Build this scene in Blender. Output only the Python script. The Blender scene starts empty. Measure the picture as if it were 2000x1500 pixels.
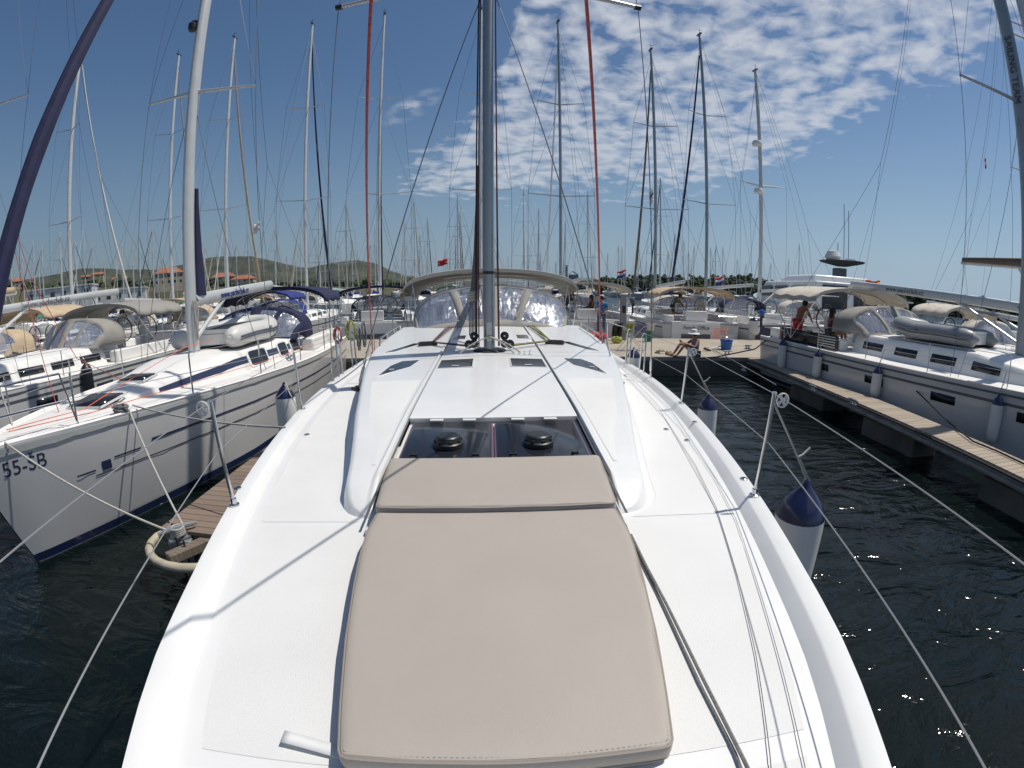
import bpy, bmesh, math, random
import numpy as np
from mathutils import Vector, Matrix
R = math.radians
SC = bpy.context.scene
COL = SC.collection
# ------------------------------------------------------------------ camera
CZ = 2.8
F_, K_, PITCH, ROLL = 940.0, .05, R(11.5), R(-.25)
cam = bpy.data.cameras.new('camera'); camo = bpy.data.objects.new('camera', cam); COL.objects.link(camo)
cam.type = 'PANO'; cam.panorama_type = 'FISHEYE_LENS_POLYNOMIAL'
cam.sensor_fit = 'HORIZONTAL'; cam.sensor_width = 36; cam.sensor_height = 27
cam.clip_start = .02; cam.clip_end = 20000
_t = np.linspace(0, 1.5, 400); _r = F_*(_t+K_*_t**3)*36/2000
_c = np.linalg.lstsq(np.stack([_r, _r**2, _r**3, _r**4], 1), _t, rcond=None)[0]
cam.fisheye_fov = R(175)
cam.fisheye_polynomial_k0 = 0
for i in range(4): setattr(cam, 'fisheye_polynomial_k%d' % (i+1), -float(_c[i]))
camo.location = (0, 0, CZ)
camo.rotation_euler = (Matrix.Rotation(math.pi/2-PITCH, 4, 'X') @ Matrix.Rotation(ROLL, 4, 'Z')).to_euler()
SC.camera = camo
# ------------------------------------------------------------------ light
SUN_AZ = (.97, .24); SUN_EL = R(64)
sv = Vector((SUN_AZ[0]*math.cos(SUN_EL), SUN_AZ[1]*math.cos(SUN_EL), math.sin(SUN_EL))).normalized()
sun = bpy.data.lights.new('sun', 'SUN'); suno = bpy.data.objects.new('sun', sun); COL.objects.link(suno)
sun.energy = 4.9; sun.angle = R(.53); sun.color = (1, .95, .865)
suno.rotation_euler = sv.to_track_quat('Z', 'Y').to_euler(); suno.location = (20, 0, 40)
SC.view_settings.view_transform = 'Standard'; SC.view_settings.look = 'None'
SC.view_settings.exposure = -0.31; SC.view_settings.gamma = 1
SC.cycles.use_denoising = True
SC.cycles.max_bounces = 8; SC.cycles.transparent_max_bounces = 16
W = bpy.data.worlds.new('World'); SC.world = W; W.use_nodes = True
N = W.node_tree.nodes; L = W.node_tree.links; N.clear()
def nd(t, **k):
    n = N.new(t)
    for a, b in k.items(): setattr(n, a, b)
    return n
def mth(op, a, b=None, c=None, clamp=False):
    n = N.new('ShaderNodeMath'); n.operation = op; n.use_clamp = clamp
    for i, v in enumerate((a, b, c)):
        if v is None: continue
        if isinstance(v, (int, float)): n.inputs[i].default_value = v
        else: L.new(v, n.inputs[i])
    return n.outputs[0]
out = nd('ShaderNodeOutputWorld'); bg = nd('ShaderNodeBackground'); bg.inputs[1].default_value = .098
sky = nd('ShaderNodeTexSky'); sky.sky_type = 'NISHITA'; sky.sun_disc = False
sky.sun_elevation = SUN_EL; sky.sun_rotation = math.atan2(SUN_AZ[0], SUN_AZ[1])
sky.air_density = 1.1; sky.dust_density = .5; sky.ozone_density = 3.0
tc = nd('ShaderNodeTexCoord'); sep = nd('ShaderNodeSeparateXYZ'); L.new(tc.outputs['Generated'], sep.inputs[0])
X, Y, Z = sep.outputs
zz = mth('MAXIMUM', Z, .03)
den = mth('ADD', zz, .10)
px_, py_ = mth('DIVIDE', X, den), mth('DIVIDE', Y, den)
comb = nd('ShaderNodeCombineXYZ'); L.new(px_, comb.inputs[0]); L.new(py_, comb.inputs[1])
n1 = nd('ShaderNodeTexNoise'); n1.inputs['Scale'].default_value = 9; n1.inputs['Detail'].default_value = 6; n1.inputs['Roughness'].default_value = .52; n1.inputs['Distortion'].default_value = .25
n2 = nd('ShaderNodeTexNoise'); n2.inputs['Scale'].default_value = 1.25; n2.inputs['Detail'].default_value = 3
for n in (n1, n2): L.new(comb.outputs[0], n.inputs['Vector'])
# where the cloud bank lies on the sky plane: a band to the upper right, with small wisps near the middle
az = mth('ARCTAN2', X, Y)
el = mth('ARCSINE', Z)
t_az = mth('DIVIDE', mth('ADD', az, .5), 2.0, clamp=True)
def ramp(pts, src):
    r = nd('ShaderNodeValToRGB'); e = r.color_ramp.elements; r.color_ramp.interpolation = 'LINEAR'
    pts = sorted(pts)
    for q, (a, v) in ((e[0], pts[0]), (e[1], pts[-1])): q.position = (a+.5)/2.0; q.color = (v, v, v, 1)
    for a, v in pts[1:-1]:
        q = e.new((a+.5)/2.0); q.color = (v, v, v, 1)
    L.new(src, r.inputs[0]); return r.outputs[0]
lo = ramp([(-.3, .12), (1.3, .40), (0, .12), (.31, .13), (.42, .155), (.52, .18), (.62, .215), (.70, .26), (.80, .315), (1.0, .36)], t_az)
hi = ramp([(-.42, .12), (.30, 1.1), (-.28, .27), (-.18, .36), (-.10, .42), (-.03, .52), (.03, .75)], t_az)
wob = mth('MULTIPLY', mth('SUBTRACT', n2.outputs[0], .5), .15)
r1 = mth('DIVIDE', mth('SUBTRACT', mth('ADD', el, wob), lo), .11, clamp=True)
r2 = mth('DIVIDE', mth('SUBTRACT', hi, mth('ADD', el, wob)), .16, clamp=True)
region = mth('MULTIPLY', r1, r2)
dens = mth('MULTIPLY', mth('SUBTRACT', .42, el, clamp=True), .38)         # the bank closes up towards the horizon
th = mth('SUBTRACT', .86, mth('ADD', mth('MULTIPLY', region, .485), mth('MULTIPLY', region, dens)))
cl = mth('DIVIDE', mth('SUBTRACT', n1.outputs[0], th), .27, clamp=True)
cl = mth('MULTIPLY', mth('POWER', cl, .85), mth('ADD', .60, mth('MULTIPLY', el, .48)))
# one lone wisp over the port spreader
wa = mth('DIVIDE', mth('ADD', az, .205), .07); we = mth('DIVIDE', mth('SUBTRACT', mth('SUBTRACT', el, .365), mth('MULTIPLY', mth('ADD', az, .205), .45)), .028)
wd = mth('SUBTRACT', 1, mth('SQRT', mth('ADD', mth('MULTIPLY', wa, wa), mth('MULTIPLY', we, we))), clamp=True)
wi = mth('MULTIPLY', mth('MULTIPLY', wd, mth('SUBTRACT', mth('MULTIPLY', n1.outputs[0], 4.5), 1.95, clamp=True)), .8, clamp=True)
cl = mth('MAXIMUM', cl, wi)
mix = nd('ShaderNodeMix', data_type='RGBA'); L.new(cl, mix.inputs['Factor'])
hsv = nd('ShaderNodeHueSaturation'); hsv.inputs['Saturation'].default_value = 1.1; hsv.inputs['Value'].default_value = .95; L.new(sky.outputs[0], hsv.inputs['Color'])
# pale blue summer haze low over the horizon
hz = nd('ShaderNodeMix', data_type='RGBA'); hf = mth('POWER', mth('SUBTRACT', 1, mth('DIVIDE', mth('MAXIMUM', Z, 0), .42), clamp=True), 1.6)
L.new(mth('MULTIPLY', hf, .93), hz.inputs['Factor']); L.new(hsv.outputs[0], hz.inputs['A'])
hz2 = nd('ShaderNodeMix', data_type='RGBA'); L.new(mth('DIVIDE', mth('ADD', az, .9), 1.7, clamp=True), hz2.inputs['Factor'])
hz2.inputs['A'].default_value = (1.95, 2.65, 3.5, 1); hz2.inputs['B'].default_value = (3.9, 5.5, 7.4, 1); L.new(hz2.outputs['Result'], hz.inputs['B'])
L.new(hz.outputs['Result'], mix.inputs['A']); mix.inputs['B'].default_value = (7.6, 8.0, 8.8, 1)
L.new(mix.outputs['Result'], bg.inputs[0]); L.new(bg.outputs[0], out.inputs[0])

# ------------------------------------------------------------------ pixel -> ray (2000 x 1500 photo) for measuring positions
def ray(px, py):
    x, y = px-1000., 750.-py
    r = math.hypot(x, y)/F_; t = r
    for _ in range(20): t -= (t+K_*t**3-r)/(1+3*K_*t*t)
    a = math.atan2(y, x)+ROLL
    X, Z, Y = math.sin(t)*math.cos(a), math.sin(t)*math.sin(a), math.cos(t)
    c, s = math.cos(PITCH), math.sin(PITCH)
    return Vector((X, Y*c+Z*s, Z*c-Y*s))
def on_z(px, py, z):
    d = ray(px, py); return d*((z-CZ)/d.z)+Vector((0, 0, CZ))
def on_y(px, py, y):
    d = ray(px, py); return d*(y/d.y)+Vector((0, 0, CZ))
# ------------------------------------------------------------------ materials
def mat(name, col, rough=.5, metal=0, spec=.5, vary=0, scale=8, bump=0, bscale=60, coat=0, col2=None, detail=4, stretch=None, trans=0, alpha=1):
    m = bpy.data.materials.new(name); m.use_nodes = True
    nt = m.node_tree; b = nt.nodes['Principled BSDF']
    b.inputs['Base Color'].default_value = (*col, 1); b.inputs['Roughness'].default_value = rough
    b.inputs['Metallic'].default_value = metal; b.inputs['Specular IOR Level'].default_value = spec
    b.inputs['Coat Weight'].default_value = coat
    b.inputs['Transmission Weight'].default_value = trans; b.inputs['Alpha'].default_value = alpha
    tc = nt.nodes.new('ShaderNodeTexCoord'); vec = tc.outputs['Object']
    if stretch:
        mp = nt.nodes.new('ShaderNodeMapping'); mp.inputs['Scale'].default_value = stretch
        nt.links.new(vec, mp.inputs[0]); vec = mp.outputs[0]
    if vary or col2:
        n = nt.nodes.new('ShaderNodeTexNoise'); n.inputs['Scale'].default_value = scale; n.inputs['Detail'].default_value = detail
        nt.links.new(vec, n.inputs['Vector'])
        cr = nt.nodes.new('ShaderNodeValToRGB')
        c2 = col2 or tuple(c*(1-vary) for c in col)
        cr.color_ramp.elements[0].position = .35; cr.color_ramp.elements[1].position = .65
        cr.color_ramp.elements[0].color = (*c2, 1); cr.color_ramp.elements[1].color = (*col, 1)
        nt.links.new(n.outputs[0], cr.inputs[0]); nt.links.new(cr.outputs[0], b.inputs['Base Color'])
    if bump:
        n = nt.nodes.new('ShaderNodeTexNoise'); n.inputs['Scale'].default_value = bscale; n.inputs['Detail'].default_value = 3
        nt.links.new(vec, n.inputs['Vector'])
        bp = nt.nodes.new('ShaderNodeBump'); bp.inputs['Strength'].default_value = bump; bp.inputs['Distance'].default_value = .02
        nt.links.new(n.outputs[0], bp.inputs['Height']); nt.links.new(bp.outputs[0], b.inputs['Normal'])
    return m
M = {}
M['gel'] = mat('gelcoat', (.765, .765, .755), .30, vary=.045, scale=2.5, coat=.3)
M['gel2'] = mat('gelcoat_aged', (.74, .73, .70), .32, vary=.05, scale=1.2, coat=.25)
M['deckgel'] = mat('deck_gelcoat', (.78, .765, .735), .5, vary=.05, scale=3)
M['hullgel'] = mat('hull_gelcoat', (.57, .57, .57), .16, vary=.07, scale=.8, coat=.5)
M['nonskid'] = mat('nonskid', (.745, .745, .73), .62, vary=.06, scale=1.3, bump=.35, bscale=330)
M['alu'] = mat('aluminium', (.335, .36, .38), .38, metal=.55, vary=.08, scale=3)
M['alul'] = mat('aluminium_light', (.60, .61, .60), .42, metal=.3, vary=.08, scale=3)
M['steel'] = mat('stainless', (.62, .62, .62), .16, metal=1)
M['wire'] = mat('wire', (.16, .17, .19), .4, metal=.5)
M['wirel'] = mat('wire_light', (.30, .31, .32), .4, metal=.4)
M['black'] = mat('black_plastic', (.018, .018, .02), .42)
M['rubber'] = mat('rubber', (.02, .02, .022), .7)
M['dark'] = mat('tinted_acrylic', (.016, .018, .024), .10, spec=.4, coat=0)
M['purple'] = mat('hatch_rim', (.17, .09, .14), .2, coat=.4)
M['navy'] = mat('navy_canvas', (.014, .017, .068), .85, vary=.3, scale=5, bump=.3, bscale=9)
M['blue'] = mat('blue_canvas', (.02, .035, .20), .85, vary=.2, scale=5, bump=.3, bscale=9)
M['navyp'] = mat('navy_vinyl', (.010, .014, .055), .25, coat=.4)
M['grey'] = mat('grey_canvas', (.30, .285, .26), .9, vary=.12, scale=4, bump=.3, bscale=8)
M['tan'] = mat('tan_canvas', (.52, .40, .27), .9, vary=.15, scale=4, bump=.3, bscale=8)
M['beige'] = mat('beige_canvas', (.55, .50, .43), .9, vary=.1, scale=4, bump=.4, bscale=7)
M['brown'] = mat('brown_canvas', (.14, .11, .085), .9, vary=.2, scale=4, bump=.3, bscale=8)
M['green'] = mat('green_canvas', (.03, .22, .15), .85, vary=.2, scale=5)
M['blackc'] = mat('black_canvas', (.015, .016, .02), .9, vary=.2, scale=5)
M['cush'] = mat('cushion_vinyl', (.395, .352, .308), .58, vary=.055, scale=2.2, bump=.18, bscale=420, detail=7)
M['seam'] = mat('cushion_piping', (.30, .255, .22), .6)
M['red'] = mat('red_rope', (.50, .10, .09), .8, vary=.45, scale=60)
M['orange'] = mat('orange_rope', (.70, .14, .05), .8)
M['rope'] = mat('white_rope', (.52, .50, .46), .85, vary=.35, scale=90)
M['roped'] = mat('grey_rope', (.22, .22, .22), .85, vary=.4, scale=90)
M['ropeb'] = mat('black_rope', (.022, .018, .018), .8)
M['ropem'] = mat('maroon_rope', (.10, .02, .022), .8)
M['yellow'] = mat('yellow_rope', (.38, .38, .05), .8)
M['fend'] = mat('fender_vinyl', (.70, .69, .66), .33, vary=.06, scale=5)
M['wood'] = mat('weathered_planks', (.235, .19, .15), .8, col2=(.13, .105, .085), scale=6, stretch=(1, 14, 1), bump=.5, bscale=30)
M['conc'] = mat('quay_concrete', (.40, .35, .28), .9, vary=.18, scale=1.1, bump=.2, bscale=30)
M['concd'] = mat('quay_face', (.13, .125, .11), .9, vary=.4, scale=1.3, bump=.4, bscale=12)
M['pont'] = mat('pontoon_edge', (.30, .28, .25), .75, vary=.3, scale=3)
M['cream'] = mat('cream_rubber', (.50, .44, .33), .5, vary=.25, scale=9)
M['skin'] = mat('skin', (.40, .20, .12), .6)
M['skint'] = mat('skin_tanned', (.30, .13, .075), .6)
M['hair'] = mat('hair', (.02, .014, .011), .7)
M['white'] = mat('white_cloth', (.72, .72, .72), .8, vary=.1, scale=12)
M['shirtb'] = mat('blue_cloth', (.02, .20, .48), .85, vary=.2, scale=14)
M['shirtc'] = mat('lavender_cloth', (.19, .20, .36), .85, vary=.2, scale=14)
M['jeans'] = mat('denim', (.09, .12, .19), .85, vary=.2, scale=14)
M['redc'] = mat('red_cloth', (.55, .035, .03), .8, vary=.2, scale=14)
M['greenc'] = mat('green_cloth', (.05, .20, .09), .85, vary=.2, scale=14)
M['pinkc'] = mat('striped_pink_cloth', (.36, .14, .12), .85, vary=.7, scale=10, stretch=(.2, .2, 4))
M['orangep'] = mat('orange_plastic', (.45, .11, .04), .5)
M['bluep'] = mat('blue_plastic', (.03, .12, .42), .4)
M['greenp'] = mat('green_plastic', (.015, .16, .05), .4)
M['stripe'] = mat('navy_stripe', (.028, .038, .085), .3)
M['stripeg'] = mat('grey_stripe', (.10, .105, .115), .3)
M['boot'] = mat('boot_stripe', (.012, .022, .07), .3)
M['anti'] = mat('antifouling', (.02, .022, .028), .8)
M['dinghy'] = mat('dinghy_tube', (.62, .61, .58), .4, vary=.06, scale=4)
M['dinghyg'] = mat('dinghy_tube_grey', (.27, .28, .29), .42, vary=.1, scale=4)
M['teak'] = mat('teak', (.26, .15, .08), .6, vary=.4, scale=30, stretch=(1, .1, 1))
M['roof'] = mat('terracotta', (.40, .15, .075), .85, vary=.35, scale=1.6)
M['wallh'] = mat('house_wall', (.50, .42, .30), .9, vary=.15, scale=.8)
M['wallw'] = mat('white_wall', (.66, .66, .64), .8, vary=.08, scale=.5)
M['wins'] = mat('window_dark', (.03, .035, .04), .2)
M['silo'] = mat('silo_concrete', (.30, .31, .33), .9, vary=.2, scale=.2)
M['flagr'] = mat('flag_red', (.60, .05, .04), .8)
M['flagb'] = mat('flag_blue', (.03, .06, .30), .8)
M['flagw'] = mat('flag_white', (.72, .72, .72), .8)
M['flagy'] = mat('flag_yellow', (.75, .42, .03), .8)
def crease(m, sc, st, dist):
    nt = m.node_tree; b = nt.nodes['Principled BSDF']; prev = b.inputs['Normal'].links[0].from_socket
    n = nt.nodes.new('ShaderNodeTexNoise'); n.inputs['Scale'].default_value = sc; n.inputs['Detail'].default_value = 2; n.inputs['Distortion'].default_value = 1.5
    t = nt.nodes.new('ShaderNodeTexCoord'); nt.links.new(t.outputs['Object'], n.inputs['Vector'])
    q = nt.nodes.new('ShaderNodeBump'); q.inputs['Strength'].default_value = st; q.inputs['Distance'].default_value = dist
    nt.links.new(n.outputs[0], q.inputs['Height']); nt.links.new(prev, q.inputs['Normal']); nt.links.new(q.outputs[0], b.inputs['Normal'])
crease(M['cush'], 2.2, .10, .02)
def clear_mat(name, tint, a, rough=.08, bs=3.0, bst=.5):
    m = bpy.data.materials.new(name); m.use_nodes = True; nt = m.node_tree; nt.nodes.clear()
    o = nt.nodes.new('ShaderNodeOutputMaterial'); t = nt.nodes.new('ShaderNodeBsdfTransparent'); p = nt.nodes.new('ShaderNodeBsdfPrincipled')
    t.inputs[0].default_value = (.78, .80, .86, 1)
    p.inputs['Base Color'].default_value = (*tint, 1); p.inputs['Roughness'].default_value = rough; p.inputs['Specular IOR Level'].default_value = .9
    p.inputs['Coat Weight'].default_value = 1; p.inputs['Coat Roughness'].default_value = .05
    tc = nt.nodes.new('ShaderNodeTexCoord'); mp = nt.nodes.new('ShaderNodeMapping'); mp.inputs['Scale'].default_value = (3.2, 1, .7)
    n = nt.nodes.new('ShaderNodeTexNoise'); n.inputs['Scale'].default_value = bs; n.inputs['Detail'].default_value = 4; n.inputs['Distortion'].default_value = 1.2
    b = nt.nodes.new('ShaderNodeBump'); b.inputs['Strength'].default_value = bst; b.inputs['Distance'].default_value = .08
    mx = nt.nodes.new('ShaderNodeMixShader')
    r = nt.nodes.new('ShaderNodeMapRange'); r.inputs[1].default_value = .35; r.inputs[2].default_value = .7; r.inputs[3].default_value = a-.12; r.inputs[4].default_value = a+.2
    k = nt.links.new
    k(tc.outputs['Object'], mp.inputs[0]); k(mp.outputs[0], n.inputs['Vector']); k(n.outputs[0], b.inputs['Height'])
    k(b.outputs[0], p.inputs['Normal']); k(b.outputs[0], p.inputs['Coat Normal']); k(n.outputs[0], r.inputs[0]); k(r.outputs[0], mx.inputs[0])
    k(t.outputs[0], mx.inputs[1]); k(p.outputs[0], mx.inputs[2]); k(mx.outputs[0], o.inputs[0])
    return m
M['clear'] = clear_mat('clear_vinyl', (.30, .33, .42), .5)
# planks: brick-like lines across
def plank_mat(name, c1, c2, w, axis='Y', seam=(.02, .018, .015)):
    m = mat(name, c1, .85, bump=.25, bscale=50); nt = m.node_tree; b = nt.nodes['Principled BSDF']
    tc = nt.nodes.new('ShaderNodeTexCoord'); s = nt.nodes.new('ShaderNodeSeparateXYZ'); nt.links.new(tc.outputs['Object'], s.inputs[0])
    v = s.outputs[axis]
    def mt(op, a, bb=None):
        n = nt.nodes.new('ShaderNodeMath'); n.operation = op
        for i, q in enumerate((a, bb)):
            if q is None: continue
            if isinstance(q, (int, float)): n.inputs[i].default_value = q
            else: nt.links.new(q, n.inputs[i])
        return n.outputs[0]
    d = mt('DIVIDE', v, w); fr = mt('FRACT', d); fl = mt('FLOOR', d)
    wn = nt.nodes.new('ShaderNodeTexWhiteNoise'); wn.noise_dimensions = '1D'; nt.links.new(fl, wn.inputs['W'])
    no = nt.nodes.new('ShaderNodeTexNoise'); no.inputs['Scale'].default_value = 9; no.inputs['Detail'].default_value = 6
    mp = nt.nodes.new('ShaderNodeMapping'); mp.inputs['Scale'].default_value = (1, 8, 1) if axis == 'Y' else (8, 1, 1)
    nt.links.new(tc.outputs['Object'], mp.inputs[0]); nt.links.new(mp.outputs[0], no.inputs['Vector'])
    f = mt('ADD', mt('MULTIPLY', wn.outputs[0], .6), mt('MULTIPLY', no.outputs[0], .5))
    cr = nt.nodes.new('ShaderNodeValToRGB'); cr.color_ramp.elements[0].color = (*c2, 1); cr.color_ramp.elements[1].color = (*c1, 1)
    nt.links.new(f, cr.inputs[0])
    mx = nt.nodes.new('ShaderNodeMix'); mx.data_type = 'RGBA'; nt.links.new(mt('LESS_THAN', fr, .075), mx.inputs['Factor'])
    nt.links.new(cr.outputs[0], mx.inputs['A']); mx.inputs['B'].default_value = (*seam, 1)
    nt.links.new(mx.outputs['Result'], b.inputs['Base Color'])
    return m
M['planks'] = plank_mat('finger_planks', (.27, .20, .15), (.13, .10, .08), .13)
M['planksl'] = plank_mat('pontoon_planks', (.42, .35, .27), (.27, .22, .17), .14)
M['slats'] = plank_mat('cockpit_slats', (.30, .30, .30), (.2, .2, .2), .08, 'Z')

# ------------------------------------------------------------------ mesh helpers
def cr(xs, ys):
    xs = np.array(xs, float); ys = np.array(ys, float)
    m = np.gradient(ys, xs)
    def f(x):
        x = min(max(x, xs[0]), xs[-1]); i = min(int(np.searchsorted(xs, x, side='right'))-1, len(xs)-2); i = max(i, 0)
        h = xs[i+1]-xs[i]; t = (x-xs[i])/h
        return float((2*t**3-3*t*t+1)*ys[i]+(t**3-2*t*t+t)*h*m[i]+(-2*t**3+3*t*t)*ys[i+1]+(t**3-t*t)*h*m[i+1])
    return f
def lin(xs, ys): return lambda x: float(np.interp(x, xs, ys))
class MB:
    def __init__(s): s.v = []; s.f = []; s.m = []
    def grid(s, P, cu=False, cv=False, mi=0, mask=None, flip=False):
        b = len(s.v); nu, nv = len(P), len(P[0])
        for r in P: s.v += [tuple(p) for p in r]
        for i in range(nu if cu else nu-1):
            for j in range(nv if cv else nv-1):
                if mask and not mask(i, j): continue
                i2, j2 = (i+1) % nu, (j+1) % nv
                q = (b+i*nv+j, b+i2*nv+j, b+i2*nv+j2, b+i*nv+j2)
                s.f.append(q[::-1] if flip else q); s.m.append(mi)
    def fan(s, ring, mi=0):
        b = len(s.v); s.v += [tuple(p) for p in ring]; s.f.append(tuple(range(b, b+len(ring)))); s.m.append(mi)
    def tube(s, path, r, n=8, cap=True, mi=0, sx=1.0):
        path = [Vector(p) for p in path]; k = len(path)
        rs = r if isinstance(r, (list, tuple)) else [r]*k
        up = Vector((0, 0, 1)); rings = []; pn = None
        for i, p in enumerate(path):
            a = path[max(i-1, 0)]; c = path[min(i+1, k-1)]
            t = (c-a).normalized() if (c-a).length > 1e-9 else Vector((0, 0, 1))
            if pn is None:
                q = up if abs(t.z) < .95 else Vector((0, 1, 0))
                nrm = (q-t*q.dot(t)).normalized()
            else:
                nrm = (pn-t*pn.dot(t)); nrm = nrm.normalized() if nrm.length > 1e-6 else pn
            pn = nrm; bn = t.cross(nrm)
            rings.append([p+(nrm*math.cos(2*math.pi*j/n)+bn*math.sin(2*math.pi*j/n)*sx)*rs[i] for j in range(n)])
        s.grid(rings, cv=True, mi=mi, flip=True)
        if cap: s.fan(rings[0][::-1], mi); s.fan(rings[-1], mi)
    def box(s, c, d, rz=0, rx=0, ry=0, mi=0):
        m = Matrix.Rotation(rz, 3, 'Z') @ Matrix.Rotation(ry, 3, 'Y') @ Matrix.Rotation(rx, 3, 'X')
        b = len(s.v); c = Vector(c)
        for x in (-.5, .5):
            for y in (-.5, .5):
                for z in (-.5, .5): s.v.append(tuple(c+m @ Vector((x*d[0], y*d[1], z*d[2]))))
        for q in ((0, 1, 3, 2), (4, 6, 7, 5), (0, 4, 5, 1), (2, 3, 7, 6), (0, 2, 6, 4), (1, 5, 7, 3)):
            s.f.append(tuple(b+i for i in q)); s.m.append(mi)
    def lathe(s, prof, o=(0, 0, 0), n=20, axis='Z', mi=0):
        o = Vector(o); rings = []
        for r, z in prof:
            ring = []
            for j in range(n):
                a = 2*math.pi*j/n; x, y = r*math.cos(a), r*math.sin(a)
                ring.append(o+(Vector((x, y, z)) if axis == 'Z' else Vector((x, z, -y)) if axis == 'Y' else Vector((z, x, y))))
            rings.append(ring)
        s.grid(rings, cv=True, mi=mi, flip=True)
        s.fan(rings[0][::-1], mi); s.fan(rings[-1], mi)
    def prism(s, poly, z0, z1, mi=0):
        a = [Vector((*p, z0)) for p in poly]; b = [Vector((*p, z1)) for p in poly]
        s.grid([a, b], cv=True, mi=mi); s.fan(a[::-1], mi); s.fan(b, mi)
    def build(s, name, m, parent=None, smooth=True, ang=35, solid=0, bevel=0):
        me = bpy.data.meshes.new(name); me.from_pydata(s.v, [], s.f)
        ms = m if isinstance(m, (list, tuple)) else [m]
        for q in ms: me.materials.append(M[q] if isinstance(q, str) else q)
        if len(ms) > 1: me.polygons.foreach_set('material_index', s.m)
        bm = bmesh.new(); bm.from_mesh(me); bmesh.ops.remove_doubles(bm, verts=bm.verts, dist=1e-5)
        if not solid: bmesh.ops.recalc_face_normals(bm, faces=bm.faces)
        bm.to_mesh(me); bm.free()
        if smooth:
            me.polygons.foreach_set('use_smooth', [True]*len(me.polygons)); me.set_sharp_from_angle(angle=R(ang))
        me.update()
        o = bpy.data.objects.new(name, me); COL.objects.link(o)
        if parent: o.parent = parent
        if solid:
            md = o.modifiers.new('s', 'SOLIDIFY'); md.thickness = solid; md.offset = 0
        if bevel:
            md = o.modifiers.new('b', 'BEVEL'); md.width = bevel; md.segments = 2; md.limit_method = 'ANGLE'
        return o
def tag(o, label, cat, group=None, kind=None):
    o['label'] = label; o['category'] = cat
    if group: o['group'] = group
    if kind: o['kind'] = kind
    return o
def struct(o): o['kind'] = 'structure'; return o
def thing(name, loc=(0, 0, 0), rz=0, label='', cat='', group=None, rx=0, ry=0):
    o = bpy.data.objects.new(name, None); COL.objects.link(o); o.location = loc; o.rotation_euler = (rx, ry, rz); o.empty_display_size = .3
    return tag(o, label, cat, group)
def kids(o): return [c for c in bpy.data.objects if c.parent == o]
def copy_tree(o, ch=None):
    ch = ch or {}
    def rec(q, par):
        c = q.copy(); COL.objects.link(c); c.parent = par
        for k in KIDS.get(q.name, []): rec(k, c)
        return c
    return rec(o, None)
KIDS = {}
def index_kids(root):
    for c in kids(root): KIDS.setdefault(root.name, []).append(c); index_kids(c)
def text(name, body, loc, rot, size, m, parent, ext=.004, shear=0, font=None):
    c = bpy.data.curves.new(name, 'FONT'); c.body = body; c.size = size; c.extrude = ext; c.align_x = 'CENTER'; c.align_y = 'CENTER'; c.shear = shear
    o = bpy.data.objects.new(name, c); COL.objects.link(o)
    dg = bpy.context.evaluated_depsgraph_get(); me = bpy.data.meshes.new_from_object(o.evaluated_get(dg))
    bpy.data.objects.remove(o); o = bpy.data.objects.new(name, me); COL.objects.link(o)
    me.materials.clear(); me.materials.append(M[m]); o.location = loc; o.rotation_euler = rot; o.parent = parent
    return o
def sag(a, b, d, n=10):
    a, b = Vector(a), Vector(b)
    return [a.lerp(b, i/n)-Vector((0, 0, d*4*(i/n)*(1-i/n))) for i in range(n+1)]
# ------------------------------------------------------------------ water
def make_water():
    m = bpy.data.materials.new('water'); m.use_nodes = True; nt = m.node_tree; b = nt.nodes['Principled BSDF']; k = nt.links.new
    b.inputs['Base Color'].default_value = (.003, .0065, .006, 1); b.inputs['Roughness'].default_value = .085
    b.inputs['IOR'].default_value = 1.33; b.inputs['Specular IOR Level'].default_value = .5
    tc = nt.nodes.new('ShaderNodeTexCoord')
    def ns(sc, det, mp=(1, 1, 1), dis=0, rot=0):
        a = nt.nodes.new('ShaderNodeMapping'); a.inputs['Scale'].default_value = mp; a.inputs['Rotation'].default_value = (0, 0, rot)
        n = nt.nodes.new('ShaderNodeTexNoise'); n.inputs['Scale'].default_value = sc; n.inputs['Detail'].default_value = det; n.inputs['Distortion'].default_value = dis
        k(tc.outputs['Object'], a.inputs[0]); k(a.outputs[0], n.inputs['Vector']); return n.outputs[0]
    a = ns(1.15, 4, (1, 2.0, 1), 1.0, .5); c = ns(5.5, 3, (1, 1.7, 1), .6, -.3); d = ns(.35, 2, (1, 1, 1), .3)
    def bump(h, s, dist, prev=None):
        q = nt.nodes.new('ShaderNodeBump'); q.inputs['Strength'].default_value = s; q.inputs['Distance'].default_value = dist; k(h, q.inputs['Height'])
        if prev: k(prev, q.inputs['Normal'])
        return q.outputs[0]
    nn = bump(d, 1, .14); nn = bump(a, 1, .09, nn); nn = bump(c, 1, .008, nn)
    k(nn, b.inputs['Normal'])
    mb = MB(); mb.grid([[(-4000, -200, 0), (-4000, 9000, 0)], [(5000, -200, 0), (5000, 9000, 0)]])
    M['water'] = m
    return struct(mb.build('water', 'water', smooth=False))
make_water()

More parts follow.
